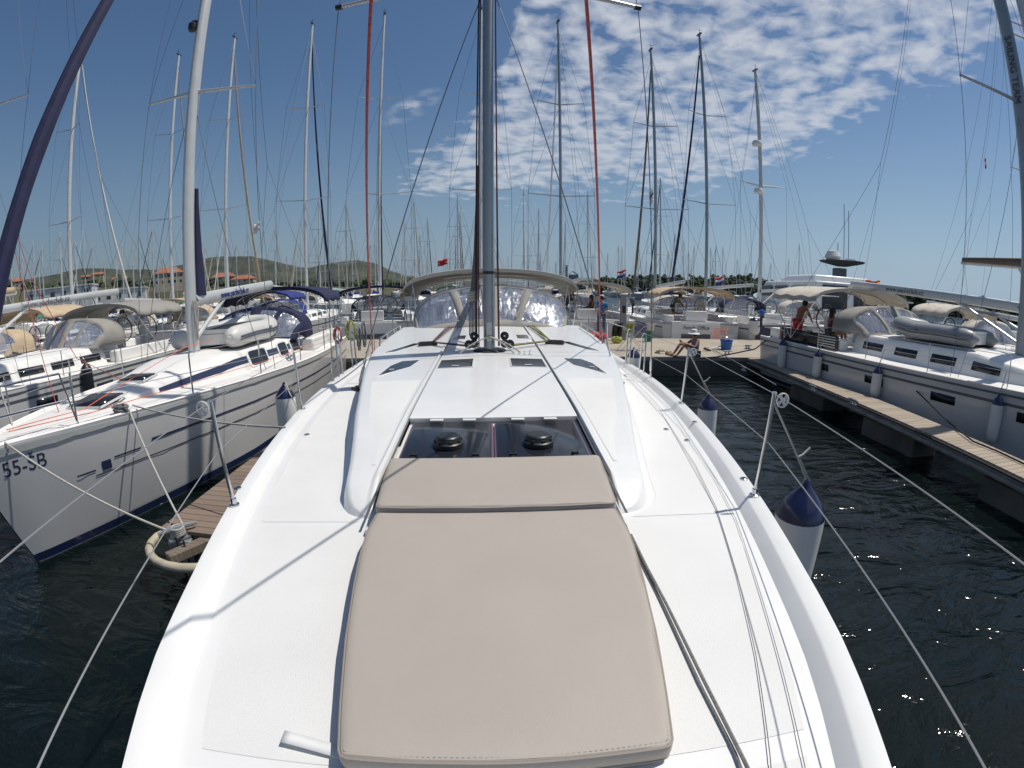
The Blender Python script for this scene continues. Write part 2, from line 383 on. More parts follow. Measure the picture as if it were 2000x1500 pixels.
# ------------------------------------------------------------------ our yacht (camera stands over its foredeck)
YO = Vector((.02, 0, 0)); YA = R(2.6)
yacht = thing('sailing_yacht', YO, YA, 'large white yacht filling the foreground, its grey mast standing in the middle of the photo', 'yacht')
YM = Matrix.Translation(YO) @ Matrix.Rotation(YA, 4, 'Z'); YI = YM.inverted()
def lz(px, py, z): return YI @ on_z(px, py, z)
DW = cr([-1.35, -1.1, -.6, 0, .57, 1.13, 1.6, 2.3, 3.7, 5.4, 7, 9, 11, 13, 15], [.03, .26, .57, .84, 1.07, 1.28, 1.42, 1.62, 1.96, 2.27, 2.46, 2.56, 2.58, 2.54, 2.42])
DZ = cr([-1.35, 0, 2.5, 5, 9, 15], [1.63, 1.60, 1.55, 1.50, 1.43, 1.40])
ZC = cr([1.5, 2.3, 2.6, 3.0, 3.9, 5.3, 7, 10.8], [1.575, 1.62, 1.645, 1.67, 1.74, 1.80, 1.86, 1.95])
CW = lin([2.46, 2.49, 2.53, 2.6, 2.72, 2.9, 3.1, 3.66, 4.1, 5.1, 5.9, 7.1, 7.7, 9, 10.8], [.74, .82, .875, .925, .965, 1.0, 1.04, 1.17, 1.28, 1.50, 1.66, 1.87, 1.94, 2.02, 2.05])
def deckz(x, s):
    w = DW(s)-.165
    return DZ(s)-.065+.045*max(0, 1-(x/w)**2)
def build_yacht():
    SS = [-1.35, -1.3, -1.2, -1.1, -.9]+[-.6+.25*i for i in range(63)]
    SS = [s for s in SS if s <= 14.95]+[15]
    mb = MB(); rows = []
    for s in SS:
        w = DW(s); z = DZ(s); q = max(.2, min(1, w/.3))
        a, b_, c = w-.012*q, w-.105*q, w-.165*q
        half = [(w, z-.035), (w-.004, z-.012), (a, z), (b_, z+.002), (b_-.012*q, z-.006), (c, deckz(c, s)), (c-.02*q, deckz(c-.02, s))]
        inner = [(c-.02)*f for f in (.85, .65, .45, .25)] if c > .1 else [c*f for f in (.8, .6, .4, .2)]
        half += [(x, deckz(x, s)) for x in inner]
        row = [(x, s, zz) for x, zz in half]+[(0, s, deckz(0, s))]+[(-x, s, zz) for x, zz in half[::-1]]
        rows.append(row)
    mb.grid(rows); mb.build('deck', 'gel', yacht, ang=40)
    mb = MB(); rows = []
    for s in SS:
        w = DW(s); z = DZ(s); t = (s+1.35)/16.35; rk = .25*(1-t)**6
        rows.append([(w+.010, s, z-.032), (w+.014, s, z-.055), (w+.006, s, z-.075), (w*(.99), s+rk*.3, z*.6), (w*.965, s+rk*.7, .25), (w*.93, s+rk, 0), (w*.8, s+rk, -.3), (0.0, s+rk, -.5)])
    L2 = [[(-x, y, z) for x, y, z in r] for r in rows]
    mb.grid(rows); mb.grid(L2, flip=True)
    mb.grid([rows[-1], L2[-1]])
    mb.build('hull', 'hullgel', yacht)
    # nonskid panels
    def pan(sa, sb, xin, xout, n=18, name='nonskid_panel'):
        for sg in (1, -1):
            mb = MB(); rw = []
            for i in range(n+1):
                s = sa(sg)+(sb(sg)-sa(sg))*i/n; a, b_ = xin(s), xout(s)
                rw.append([(sg*(a+(b_-a)*j/8), s, deckz(a+(b_-a)*j/8, s)+.0016) for j in range(9)])
            mb.grid(rw); mb.build(name, 'nonskid', yacht)
    pan(lambda g: .83, lambda g: 2.36, lambda s: .05, lambda s: DW(s)-.25)
    pan(lambda g: -.75, lambda g: .73, lambda s: .02, lambda s: DW(s)-.26)
    pan(lambda g: 2.42, lambda g: 7.0, lambda s: CW(max(s, 2.46))+.06 if s > 2.5 else .78, lambda s: DW(s)-.25, 30)
    pan(lambda g: 7.1, lambda g: 14, lambda s: CW(min(s, 10.7))+.05, lambda s: DW(s)-.26, 20)
    # coachroof sides (two horns) with ridges beside the grooves
    for sg in (1, -1):
        mb = MB(); rw = []
        for i in range(72):
            s = 2.46+(10.8-2.46)*(i/71)**1.5
            cw = CW(s); k = min(1, max(0, (s-2.455)/.30)); k = k**.6; k = k if s > 2.462 else .0
            dz_ = deckz(cw, s)-.006; H = (ZC(s)-dz_)*k; top = dz_+H
            x0 = .715; wd = cw-x0
            e = min(.028+.02*min(1, (s-2.46)/2), wd*.3); rr_ = min(.045, H*.45)
            pr = [(x0, top-.04*k), (x0+.004, top+.010*k), (x0+.010, top+.018*k), (x0+.032, top+.018*k), (x0+.045, top+.002*k), (x0+.060, top)]
            pr = [(min(x, x0+wd*.4*(n+1)/6), z) for n, (x, z) in enumerate(pr)]
            xa = pr[-1][0]; xt_ = cw-e-rr_
            if xt_ < xa+.01: xt_ = xa+.01
            for f in (.5, .93, 1): pr.append((xa+(xt_-xa)*f, top-.012*f*f*k))
            zt_ = top-.012*k; tilt = .9
            for f in (.2, .4, .6, .8, 1):
                a_ = f*tilt; pr.append((xt_+(rr_*1.3)*math.sin(a_), zt_-(rr_*1.3)*(1-math.cos(a_))))
            xe, ze = pr[-1]
            for f in (.35, .7, .9, 1): pr.append((xe+(cw-xe)*f**.9, ze+(dz_+.006-ze)*f))
            pr += [(cw+.012, dz_+.0045), (cw+.03, dz_+.003)]
            rw.append([(sg*x, s, z) for x, z in pr])
        mb.grid(rw, flip=sg < 0); mb.fan(rw[-1]); mb.build('coachroof_side', 'gel', yacht, ang=50)
        # nonskid on the side decks of the roof
        mb = MB(); rw = []
        for i in range(14):
            s = 2.95+(5.2-2.95)*i/13; xo = CW(s)-.17; xo = max(xo, .80)
            wd = CW(s)-.715-.1-.26
            rw.append([(sg*(.79+(xo-.79)*j/4), s, ZC(s)-.010*(j/4)**2+.0025) for j in range(5)])
        mb.grid(rw); mb.build('nonskid_panel', 'nonskid', yacht)
        # groove seam
        mb = MB(); mb.grid([[(sg*.698, s, ZC(s)-.012), (sg*.714, s, ZC(s)-.012)] for s in np.linspace(2.3, 10.6, 40)])
        mb.build('groove', 'stripeg', yacht)
    # centre panel of the coachroof with its front lip
    mb = MB(); rw = [[(x, 3.85, ZC(3.85)-.045+.0*x) for x in np.linspace(-.699, .699, 9)]]
    for s in [3.85, 3.86]+list(np.linspace(3.9, 10.8, 30)):
        rw.append([(x, s, ZC(s)+.004+.02*(1-(x/.699)**2)*min(1, (s-3.8)/3)-(.006 if s == 3.85 else 0)) for x in np.linspace(-.699, .699, 9)])
    rw[0] = [(x, 3.88, ZC(3.85)-.05) for x in np.linspace(-.699, .699, 9)]
    mb.grid(rw); mb.build('coachroof_top', 'gel', yacht)
    mb = MB(); mb.grid([[(x, s, ZC(s)-.055) for x in (-.70, .70)] for s in np.linspace(2.25, 3.95, 8)])
    mb.grid([[(-.70, 2.25, ZC(2.25)-.055), (.70, 2.25, ZC(2.25)-.055)], [(-.70, 2.22, deckz(0, 2.2)-.03), (.70, 2.22, deckz(0, 2.2)-.03)]])
    mb.build('hatch_recess', 'gel2', yacht)
    # twin glass hatches
    for sg in (1, -1):
        mb = MB(); x0, x1 = .018, .655
        def gz(s): return ZC(s)-.022
        pol = []
        for cx, cy, a0 in ((x1-.05, 3.76, 0), (x0+.05, 3.76, 90), (x0+.05, 2.75, 180), (x1-.05, 2.75, 270)):
            for a in range(0, 91, 30): pol.append((cx+.05*math.cos(R(a0+a)), cy+.05*math.sin(R(a0+a))))
        def ring(k, dz): 
            cx, cy = (x0+x1)/2, 3.25
            return [(sg*(cx+(x-cx)*(1+k/.32)), cy+(y-cy)*(1+k/.5), gz(y)+dz) for x, y in pol]
        mb.grid([ring(.0, -.03), ring(.0, -.002), ring(-.004, 0)], cv=True); mb.fan(ring(-.004, 0))
        h = mb.build('glass_hatch', 'dark', yacht, ang=60)
        mb = MB(); mb.grid([ring(.0, -.012), ring(.013, -.012), ring(.016, -.03)], cv=True); mb.build('hatch_rim', 'purple', h)
        cx = sg*(.335 if sg < 0 else .32); cy = 3.32
        mb = MB(); mb.lathe([(.112, 0), (.112, .028), (.104, .036), (.098, .038), (.088, .072), (.078, .080), (.0, .083)], (cx, cy, gz(cy)+.002), 24)
        for a in range(8):
            t = a*math.pi/4+.3; mb.box((cx+.098*math.cos(t), cy+.098*math.sin(t), gz(cy)+.048), (.012, .022, .016), rz=t, mi=1)
        v = mb.build('mushroom_vent', ['black', 'rubber'], h, ang=30)
        for hx in (.13, .56):
            mb = MB(); mb.lathe([(.026, 0), (.026, .012), (.02, .018), (0, .018)], (sg*hx, 3.08, gz(3.08)), 14)
            mb.box((sg*hx, 3.12, gz(3.12)+.012), (.045, .012, .02)); mb.box((sg*hx+.018, 3.135, gz(3.13)+.012), (.01, .03, .02)); mb.box((sg*hx-.018, 3.135, gz(3.13)+.012), (.01, .03, .02))
            mb.build('hatch_handle', 'black', h)
        for hx in (.2, .47):
            mb = MB(); mb.box((sg*hx, 3.825, gz(3.8)+.012), (.11, .045, .014)); mb.build('hinge', 'gel2', h, bevel=.003)
    mb = MB(); mb.lathe([(.03, 0), (.03, .002)], (.27, 3.02, ZC(3.02)-.019), 20); st = mb.build('round_sticker', 'redc', yacht)
    mb = MB(); mb.lathe([(.026, 0), (.026, .0015)], (.27, 3.02, ZC(3.02)-.0165), 20); mb.build('sticker_face', 'white', st)
    # flush deck windows / hatches
    def flush(pts, zf, name='deck_window'):
        h0 = [(x, y, zf(x, y)-.01) for x, y in pts]; h1 = [(x, y, zf(x, y)+.009) for x, y in pts]
        cx = sum(p[0] for p in pts)/len(pts); cy = sum(p[1] for p in pts)/len(pts)
        mb = MB(); mb.grid([h0, h1], cv=True); mb.fan(h1); o = mb.build(name, 'dark', yacht)
        mb = MB(); ex = lambda k, dz: [(cx+(x-cx)*k, cy+(y-cy)*k, zf(x, y)+dz) for x, y in pts]
        mb.grid([ex(1.0, .006), ex(1.07, .007), ex(1.09, -.01)], cv=True); mb.build('window_frame', 'gel2', o)
        return o
    zt = lambda x, y: ZC(y)+.004+.02*(1-(x/.699)**2)
    for sg in (1, -1):
        o = flush([(sg*.245, 5.8), (sg*.665, 5.8), (sg*.665, 6.3), (sg*.245, 6.3)], zt, 'deck_hatch')
        mb = MB(); mb.box((sg*.45, 5.85, zt(.45, 5.85)+.012), (.09, .03, .006)); mb.build('label_plate', 'white', o)
        zs = lambda x, y: ZC(y)-.008
        o = flush([(sg*.98, 6.42), (sg*1.2, 6.36), (sg*1.30, 6.05), (sg*1.33, 5.5), (sg*1.04, 5.98)], zs, 'side_hatch')
        mb = MB(); mb.box((sg*1.24, 5.8, zs(1.24, 5.8)+.012), (.06, .03, .006), rz=-sg*.5); mb.build('label_plate', 'white', o)
        flush([(sg*1.16, 8.0), (sg*1.30, 8.0), (sg*1.60, 7.1), (sg*1.46, 7.2)], zs, 'side_window')
    flush([(-.66, 8.35), (.66, 8.35), (.66, 8.85), (-.66, 8.85)], zt, 'aft_deck_hatch')
    # deck fittings
    for p in ((1302, 826), (1343, 847), (1357, 822), (1452, 940), (598, 835), (553, 833), (465, 958)):
        q = lz(*p, 1.53); q.z = DZ(q.y)+.004 if abs(q.x) > DW(q.y)-.11 else deckz(q.x, q.y)+.005
        mb = MB(); mb.lathe([(.028, -.002), (.028, .004), (.020, .008), (.018, .004), (0, .004)], q, 18); o = mb.build('deck_filler', 'steel', yacht)
        mb = MB(); mb.lathe([(.013, 0), (.013, .006)], q, 12); mb.build('filler_slot', 'black', o)
    # grab rails on the roof edge
    for sg in (1, -1):
        pts = [(sg*(CW(s)-.10), s, ZC(s)+.10) for s in np.linspace(7.9, 10.2, 8)]
        mb = MB(); mb.tube([(pts[0][0], pts[0][1]-.08, pts[0][2]-.14)]+pts+[(pts[-1][0], pts[-1][1]+.06, pts[-1][2]-.14)], .014)
        for s in (8.7, 9.5): mb.tube([(sg*(CW(s)-.10), s, ZC(s)+.1), (sg*(CW(s)-.10), s, ZC(s)-.12)], .011)
        mb.build('grab_rail', 'steel', yacht)
        # genoa track on the deck
        mb = MB(); mb.tube([(sg*(DW(s)-.33), s, deckz(DW(s)-.33, s)+.012) for s in np.linspace(8.5, 11.5, 8)], .012); mb.build('genoa_track', 'black', yacht)
    # mast
    mf = Vector((-.03, 7.0, ZC(7)+.02)); lean = -.0005; rake = .006
    def MP(z): return Vector((mf.x+lean*(z-mf.z), mf.y+rake*(z-mf.z), z))
    mb = MB(); hs = [mf.z-.02, 2.6, 4, 7, 11, 16, 19.5, 21]
    rg = []
    for h in hs:
        c = MP(h); k = 1 if h < 16 else .8
        rg.append([c+Vector((.084*k*math.copysign(abs(math.cos(a))**.8, math.cos(a)), .155*k*math.copysign(abs(math.sin(a))**.85, math.sin(a)), 0)) for a in [2*math.pi*j/28 for j in range(28)]])
    mb.grid(rg, cv=True, flip=True); mb.fan(rg[-1]); mast = mb.build('mast', 'alu', yacht, ang=50)
    c = MP(3.02); mb = MB(); mb.grid([[MP(z)+Vector((1.03*.084*math.copysign(abs(math.cos(a))**.8, math.cos(a)), 1.02*.155*math.copysign(abs(math.sin(a))**.85, math.sin(a)), 0)) for a in [2*math.pi*j/28 for j in range(28)]] for z in (2.99, 3.03)], cv=True); mb.build('mast_band', 'black', mast)
    mb = MB(); mb.lathe([(.24, -.03), (.25, .0), (.22, .025), (.15, .035)], (mf.x, mf.y, mf.z+.0), 28); mb.build('mast_collar', 'black', mast)
    mb = MB(); mb.box((mf.x+.0, mf.y-.02, mf.z-.035), (.62, .56, .05)); mb.build('mast_step', 'gel', mast, bevel=.02)
    mb = MB(); mb.box(MP(2.17)+Vector((0, -.157, 0)), (.07, .004, .26)); pl = mb.build('notice_plate', 'alul', mast)
    mb = MB()
    for i in range(9): mb.box(MP(2.07+i*.025)+Vector((0, -.161, 0)), (.055, .002, .004))
    mb.build('plate_print', 'wire', pl)
    # spreaders
    tips = {}
    for sg in (1, -1):
        for h, ln in ((7.72, 2.48), (12.6, 1.75)):
            a = MP(h); b_ = a+Vector((sg*ln, .42, -.06 if h < 9 else 0)); tips[(sg, h)] = b_
            mb = MB(); mb.tube([a, b_], [.055, .035], 8, sx=1.0); o = mb.build('spreader', 'alul', mast)
            mb = MB(); mb.tube([b_-Vector((sg*.06, 0, 0)), b_+Vector((sg*.05, .01, 0))], .05, 8); mb.build('spreader_end', 'black', o)
    # standing rigging
    def wire(name, path, r=.006, m='wire', par=yacht, n=6):
        mb = MB(); mb.tube(path, r, n); return mb.build(name, m, par)
    for sg, cp, lp in ((1, (1271, 738), (1207, 747)), (-1, (634, 745), (699, 757))):
        c = lz(*cp, 1.46); c.z = DZ(c.y)+.0; t = tips[(sg, 7.72)]
        c.x = sg*(DW(c.y)-.05)
        wire('cap_shroud', [c, c.lerp(t, .5), t, tips[(sg, 12.6)], MP(20.2)], .0075)
        mb = MB(); u = (t-c).normalized(); mb.tube([c, c+u*.06], .022, 8); mb.tube([c+u*.05, c+u*.34], .013, 8); mb.tube([c+u*.10, c+u*.26], .021, 6); mb.build('turnbuckle', 'steel', yacht)
        d = lz(*lp, 1.46); d.z = deckz(d.x, d.y)+.01
        wire('lower_shroud', [d, MP(7.5)+Vector((sg*.08, 0, 0))], .008)
        u = (MP(7.5)-d).normalized(); mb = MB(); mb.tube([d+u*.03, d+u*.45], .014, 8); mb.tube([d+u*.12, d+u*.33], .024, 6); mb.tube([d+u*.50, d+u*.68], .012, 8)
        mb.build('turnbuckle', 'steel', yacht)
        mb = MB(); mb.box(d+Vector((sg*.03, 0, .01)), (.20, .07, .03), rz=sg*.9); mb.box(d+Vector((sg*.01, 0, .035)), (.05, .05, .05)); mb.build('chainplate', 'black', yacht, bevel=.008)
        # small diamond line
        wire('inner_shroud', [MP(7.7)+Vector((sg*.1, 0, 0)), tips[(sg, 12.6)]], .006)
    # halyards down the mast
    for nm, x0, y0, x1, m, r in (('halyard', -.19, -.10, -.105, 'ropeb', .012), ('halyard', -.15, -.13, -.10, 'ropem', .010), ('halyard', .14, -.12, .075, 'ropeb', .012), ('halyard', .13, -.15, .09, 'ropem', .008), ('halyard', -.19, .02, -.12, 'roped', .009)):
        wire(nm, [Vector((mf.x+x0, mf.y+y0, mf.z+.08)), MP(3.2)+Vector((x0*.93, y0, 0)), MP(12)+Vector((x1, -.05, 0))], r, m)
    mb = MB()
    for i in range(6): mb.tube([MP(2.1)+Vector((-.29+.022*i, .03-.02*(i % 2), 0)), MP(2.55)+Vector((-.28+.02*i, .05, 0)), MP(3.3)+Vector((-.21+.012*i, .05, 0)), MP(4.6)+Vector((-.15, .05, 0))], .009, 6)
    hb = mb.build('halyard_bundle', 'roped', yacht)
    mb = MB()
    for i in range(5): mb.tube([MP(2.62+.028*i)+Vector((-.235+.085*math.cos(t), .02+.09*math.sin(t), 0)) for t in np.linspace(0, 2*math.pi, 14)], .011, 6)
    mb.build('lashing', 'rope', hb)
    # blocks at the mast foot
    for sg in (1, -1):
        for k, (dx, dy, dz_) in enumerate(((.22, -.16, .12), (.30, -.05, .10), (.22, -.06, .22))):
            mb = MB(); o = Vector((mf.x+sg*dx, mf.y+dy, mf.z+dz_)); mb.lathe([(.0, -.03), (.045, -.03), (.062, -.022), (.062, -.012), (.05, 0), (.062, .012), (.062, .022), (.045, .03), (0, .03)], o, 16, 'Y')
            b_ = mb.build('block', 'black', yacht, ang=50)
            mb = MB(); mb.lathe([(.014, -.034), (.014, .034)], o, 10, 'Y'); mb.build('pin', 'steel', b_)
        # deck organiser and lines
        og = Vector((sg*1.03, 7.72, ZC(7.7)+.03))
        mb = MB(); mb.box(og, (.30, .10, .05), rz=-sg*.35); mb.box(og+Vector((0, 0, .03)), (.26, .07, .012), rz=-sg*.35)
        for k in range(3): mb.lathe([(.012, 0), (.012, .006)], og+Vector((sg*(-.08+.08*k), -.35*(-.08+.08*k), .035)), 10, mi=1)
        mb.build('deck_organiser', ['black', 'steel'], yacht)
        for k in range(4):
            a = Vector((mf.x+sg*.24, mf.y-.12+.05*k, mf.z+.07)); b_ = og+Vector((-sg*.10, -.03+.03*k, .02)); c = Vector((sg*(.80+.05*k), 10.38, ZC(10.4)+.03))
            wire('running_line', [a, b_], .008, ('ropeb', 'yellow', 'ropeb', 'ropem')[k] if sg > 0 else ('ropeb', 'ropem', 'roped', 'ropem')[k])
            wire('running_line', [b_+Vector((sg*.04, .02, 0)), c], .008, ('ropeb', 'yellow', 'ropeb', 'yellow')[k] if sg > 0 else ('ropem', 'ropem', 'ropeb', 'roped')[k])
    # pale safety lanyard looped round the mast foot
    a = MP(mf.z+.22)+Vector((0, -.17, 0))
    for e in ((-.42, -.30), (.34, -.30), (.44, -.27)):
        wire('lanyard', sag(a, (mf.x+e[0], mf.y+e[1], mf.z-.0), -.03, 8), .010, 'rope')
    mb = MB(); mb.lathe([(.016, -.01), (.022, 0), (.016, .01)], a, 10, 'Y'); mb.build('lanyard_clip', 'yellow', yacht)
    for k in range(4):
        mb = MB(); q = Vector((mf.x+.34+.075*k, mf.y-.34, ZC(6.7)+.012)); mb.box(q, (.05, .03, .012)); mb.tube([q, q+Vector((-.01, 0, .035)), q+Vector((.01, 0, .07 if k == 3 else .04))], .006, 6); mb.build('pad_eye', 'steel', yacht)
    # boom, kicker, topping lift
    g = MP(3.12)+Vector((0, .17, 0)); be = Vector((.05, 12.1, 3.62))
    mb = MB(); mb.tube([g, be], .095, 12, sx=.75); bo = mb.build('boom', 'alul', yacht)
    wire('topping_lift', [be, MP(20.5)], .006); wire('kicker', [MP(2.1)+Vector((0, .2, 0)), g.lerp(be, .25)], .03, 'alul')
    wire('backstay', [(0, 14.8, 1.45), MP(20.8)], .006)
    wire('forestay', [(0, -1.1, 1.7), MP(19)], .012)
    # two red sheets running up forward from the side decks
    for sg, b0, px, D in ((1, (1172, 692), 1145, 3.1), (-1, (728, 690), 725, 3.1)):
        b_ = on_z(*b0, 1.50); t = Vector((0, 0, CZ))+ray(px, 0)*D; t = b_+(t-b_)*1.18
        mid = b_.lerp(t, .5)+Vector((0, 0, -.03))
        p = [YI @ q for q in (b_, b_.lerp(t, .25)+Vector((0, 0, -.03)), mid, b_.lerp(t, .75)+Vector((0, 0, -.02)), t)]
        wire('red_sheet', p, .0105, 'red', n=8)
        c = p[0].lerp(p[4], .09); wire('sheet_tail', [c, p[0]+Vector((sg*.16, .02, 0))], .009, 'rope')
        mb = MB(); mb.lathe([(.0, -.03), (.03, -.02), (.035, 0), (.03, .02), (0, .03)], p[0], 10); mb.build('sheet_block', 'black', yacht)
    # pulpit behind the camera, stanchions, guard wires
    tops = {1: [], -1: []}
    for sg in (1, -1):
        def sxy(s, off=.055): return Vector((sg*(DW(s)-off), s, DZ(s)))
        pt = Vector((sg*.62, -.95, 2.38))
        tops[sg].append(pt)
        for s, h, disc in ((2.50, .66, 1), (5.12, .64, 1)):
            b_ = sxy(s); t = b_+Vector((sg*.05, -.0, h)); tops[sg].append(t)
            mb = MB(); mb.tube([b_, t], .0135, 10); mb.lathe([(.016, 0), (.014, .012), (0, .014)], t, 10); st = mb.build('stanchion', 'steel', yacht)
            mb = MB(); mb.lathe([(.034, 0), (.034, .012), (.02, .02), (.02, .05)], b_, 14); mb.build('stanchion_base', 'steel', st)
            # white spoked wheel clipped to the post
            o = t+Vector((sg*.045, -.03, -.035)); mb = MB()
            mb.tube([o+Vector((.042*math.cos(a), 0, .042*math.sin(a))) for a in np.linspace(0, 2*math.pi, 25)], .0055, 6)
            for k in range(4):
                a = k*math.pi/2+.6; q = o+Vector((.04*math.cos(a), 0, .04*math.sin(a))); mb.tube([o, q], [.009, .014], 4, sx=.4)
            mb.lathe([(.013, -.01), (.013, .01)], o, 10, 'Y'); mb.build('guard_wheel', 'fend', st)
        for s in (7.35, 8.35):
            a, b_ = sxy(s), sxy(s+.28); h = Vector((sg*.03, .02, .62))
            mb = MB(); mb.tube([a, a+h*.9, a+h+Vector((0, .03, 0)), b_+h+Vector((0, -.08, 0)), b_+h*.88+Vector((0, -.02, 0)), b_], .0135, 8); mb.build('gate_stanchion', 'steel', yacht)
            tops[sg].append(a+h)
        for s in (10.2, 12.2, 14.5):
            b_ = sxy(s); t = b_+Vector((0, 0, .63)); tops[sg].append(t); mb = MB(); mb.tube([b_, t], .0135, 8); mb.build('stanchion', 'steel', yacht)
        pp = tops[sg]
        low = [Vector((q.x, q.y, q.z-.31)) for q in pp]
        low[0] = Vector((sg*.56, -.90, 1.95))
        wire('guard_wire', pp, .0028, 'wirel'); wire('guard_wire', low, .0030, 'wirel')
    mb = MB(); mb.tube([(.62, -.95, 1.62), (.62, -.95, 2.38), (.35, -1.5, 2.42), (-.35, -1.5, 2.42), (-.62, -.95, 2.38), (-.62, -.95, 1.62)], .014, 8); mb.build('pulpit', 'steel', yacht)
    # lazy lines lying on the starboard side deck
    def dl(pts, r, m, up):
        q = [lz(*p, 1.53) for p in pts]
        for v in q: v.z = deckz(v.x, v.y)+up
        wire('deck_line', q, r, m)
    dl([(1232, 1050), (1262, 1115), (1300, 1190), (1370, 1340), (1445, 1495), (1475, 1560)], .0065, 'roped', .022)
    dl([(1238, 1068), (1265, 1125), (1300, 1200), (1362, 1340), (1432, 1480), (1450, 1530)], .005, 'roped', .010)
    dl([(1180, 680), (1240, 740), (1300, 805), (1360, 900), (1400, 985), (1440, 1120), (1475, 1280), (1500, 1480), (1505, 1560)], .0018, 'roped', .012)
    dl([(1200, 690), (1270, 760), (1330, 825), (1395, 920), (1440, 1010), (1490, 1170), (1530, 1320), (1565, 1480), (1580, 1560)], .0017, 'wirel', .012)
    # sprayhood
    def base(a):
        x = 1.66*a; return Vector((x, 10.32+.25*(1-a*a)*0, ZC(10.4)-.03-.12*abs(a)**3))
    def hoop(a, s, hh, ww):
        t = a*math.pi/2; return Vector((ww*math.sin(t), s, 1.85+(hh-1.85)*max(0, math.cos(t))**.55))
    NA, NV = 48, 14
    def P(a, v):
        b_ = base(a); h = hoop(a, 11.25, 2.84, 1.80); q = b_.lerp(h, v); q.z += .10*math.sin(math.pi*v)*(1-.3*a*a); return q
    win = []
    def inwin(i, j):
        a = -1+2*(i+.5)/NA; v = (j+.5)/NV
        return (.16 < v < .90) and (.09 < abs(a) < .93 or abs(a) < .0) and not (.30 < abs(a) < .36)
    G = [[P(-1+2*i/NA, j/NV) for j in range(NV+1)] for i in range(NA+1)]
    mb = MB(); mb.grid(G, mask=lambda i, j: not inwin(i, j))
    mb.grid([[hoop(-1+2*i/NA, 11.25+.8*j/4, 2.84-.02*j, 1.80) for j in range(5)] for i in range(NA+1)])
    hood = mb.build('sprayhood', 'grey', yacht, solid=.006)
    mb = MB(); mb.grid(G, mask=inwin); mb.build('window_panel', 'clear', hood)
    mb = MB(); mb.tube([hoop(-1+2*i/24, 11.25, 2.85, 1.81) for i in range(25)], .014, 6); mb.build('hood_frame', 'steel', hood)
    wire('zip_strap', [P(.31, .95)+Vector((0, -.03, 0)), P(.325, .5)+Vector((0, -.03, 0)), P(.29, .2)+Vector((0, -.03, 0))], [.006, .008, .028], 'grey')
    # bimini
    def bim(a, s): 
        t = a*math.pi/2; return Vector((2.18*math.sin(t)*1.0, s, 2.72+.55*max(0, math.cos(t))**.75-.085*(s-12)))
    mb = MB(); mb.grid([[bim(-1+2*i/40, s)+Vector((0, 0, .03*math.sin(j*1.3))) for j, s in enumerate(np.linspace(12.0, 14.6, 7))] for i in range(41)])
    bi = mb.build('bimini', 'grey', yacht, solid=.012)
    mb = MB(); mb.grid([[bim(-1+2*i/40, s)+Vector((0, 0, dz_)) for s, dz_ in ((12.0, .008), (11.985, .0), (11.985, -.09), (12.0, -.095))] for i in range(41)]); mb.build('bimini_edge', 'beige', bi)
    for s in (12.02, 13.3, 14.5):
        mb = MB(); mb.tube([(-2.22, 13.0, 1.45)]+[bim(-1+2*i/24, s)-Vector((0, 0, .02)) for i in range(25)]+[(2.22, 13.0, 1.45)], .014, 8); mb.build('bimini_hoop', 'steel', bi)
    mb = MB(); mb.box((-.6, 12.4, 3.16), (.22, .12, .02)); mb.build('cockpit_lamp', 'white', bi)
    for sg in (1, -1):
        wire('bimini_strut', [(sg*1.75, 11.9, 1.75), (sg*1.95, 12.05, 2.95)], .013, 'steel')
    # cockpit: coamings, table, wheels
    for sg in (1, -1): mb = MB(); mb.box((sg*1.45, 12.7, 1.62), (.5, 3.6, .4)); mb.build('cockpit_coaming', 'gel', yacht, bevel=.05)
    mb = MB(); mb.box((0, 14.2, 1.5), (1.3, .3, .3)); mb.build('helm_seat', 'gel', yacht, bevel=.05)
    mb = MB(); mb.box((0, 12.5, 1.85), (.75, 1.3, .06)); mb.box((0, 12.5, 1.6), (.2, .9, .45)); mb.build('cockpit_table', 'teak', yacht)
    for sg in (1, -1):
        o = Vector((sg*1.0, 13.6, 2.05)); mb = MB(); mb.tube([o+Vector((.42*math.cos(a), 0, .42*math.sin(a))) for a in np.linspace(0, 2*math.pi, 33)], .016, 6)
        for k in range(5): mb.tube([o, o+Vector((.42*math.cos(k*1.257), 0, .42*math.sin(k*1.257)))], .008, 5)
        mb.build('steering_wheel', 'black', yacht)
    # coiled lines hanging on the port guard wires and a yellow hank
    for (x, y, z, r, m) in ((-2.5, 9.3, 1.95, .16, 'roped'), (-2.5, 8.9, 1.9, .14, 'roped')):
        mb = MB(); rnd = random.Random(int(y*10))
        for k in range(5): mb.tube([(x+rnd.uniform(-.02, .02), y+r*.7*math.cos(a)+rnd.uniform(-.02, .02), z+r*1.6*math.sin(a)) for a in np.linspace(0, 2*math.pi, 13)], .009, 5)
        mb.build('coiled_line', m, yacht)
build_yacht()
YG = 'sunbathing cushions on the foredeck'
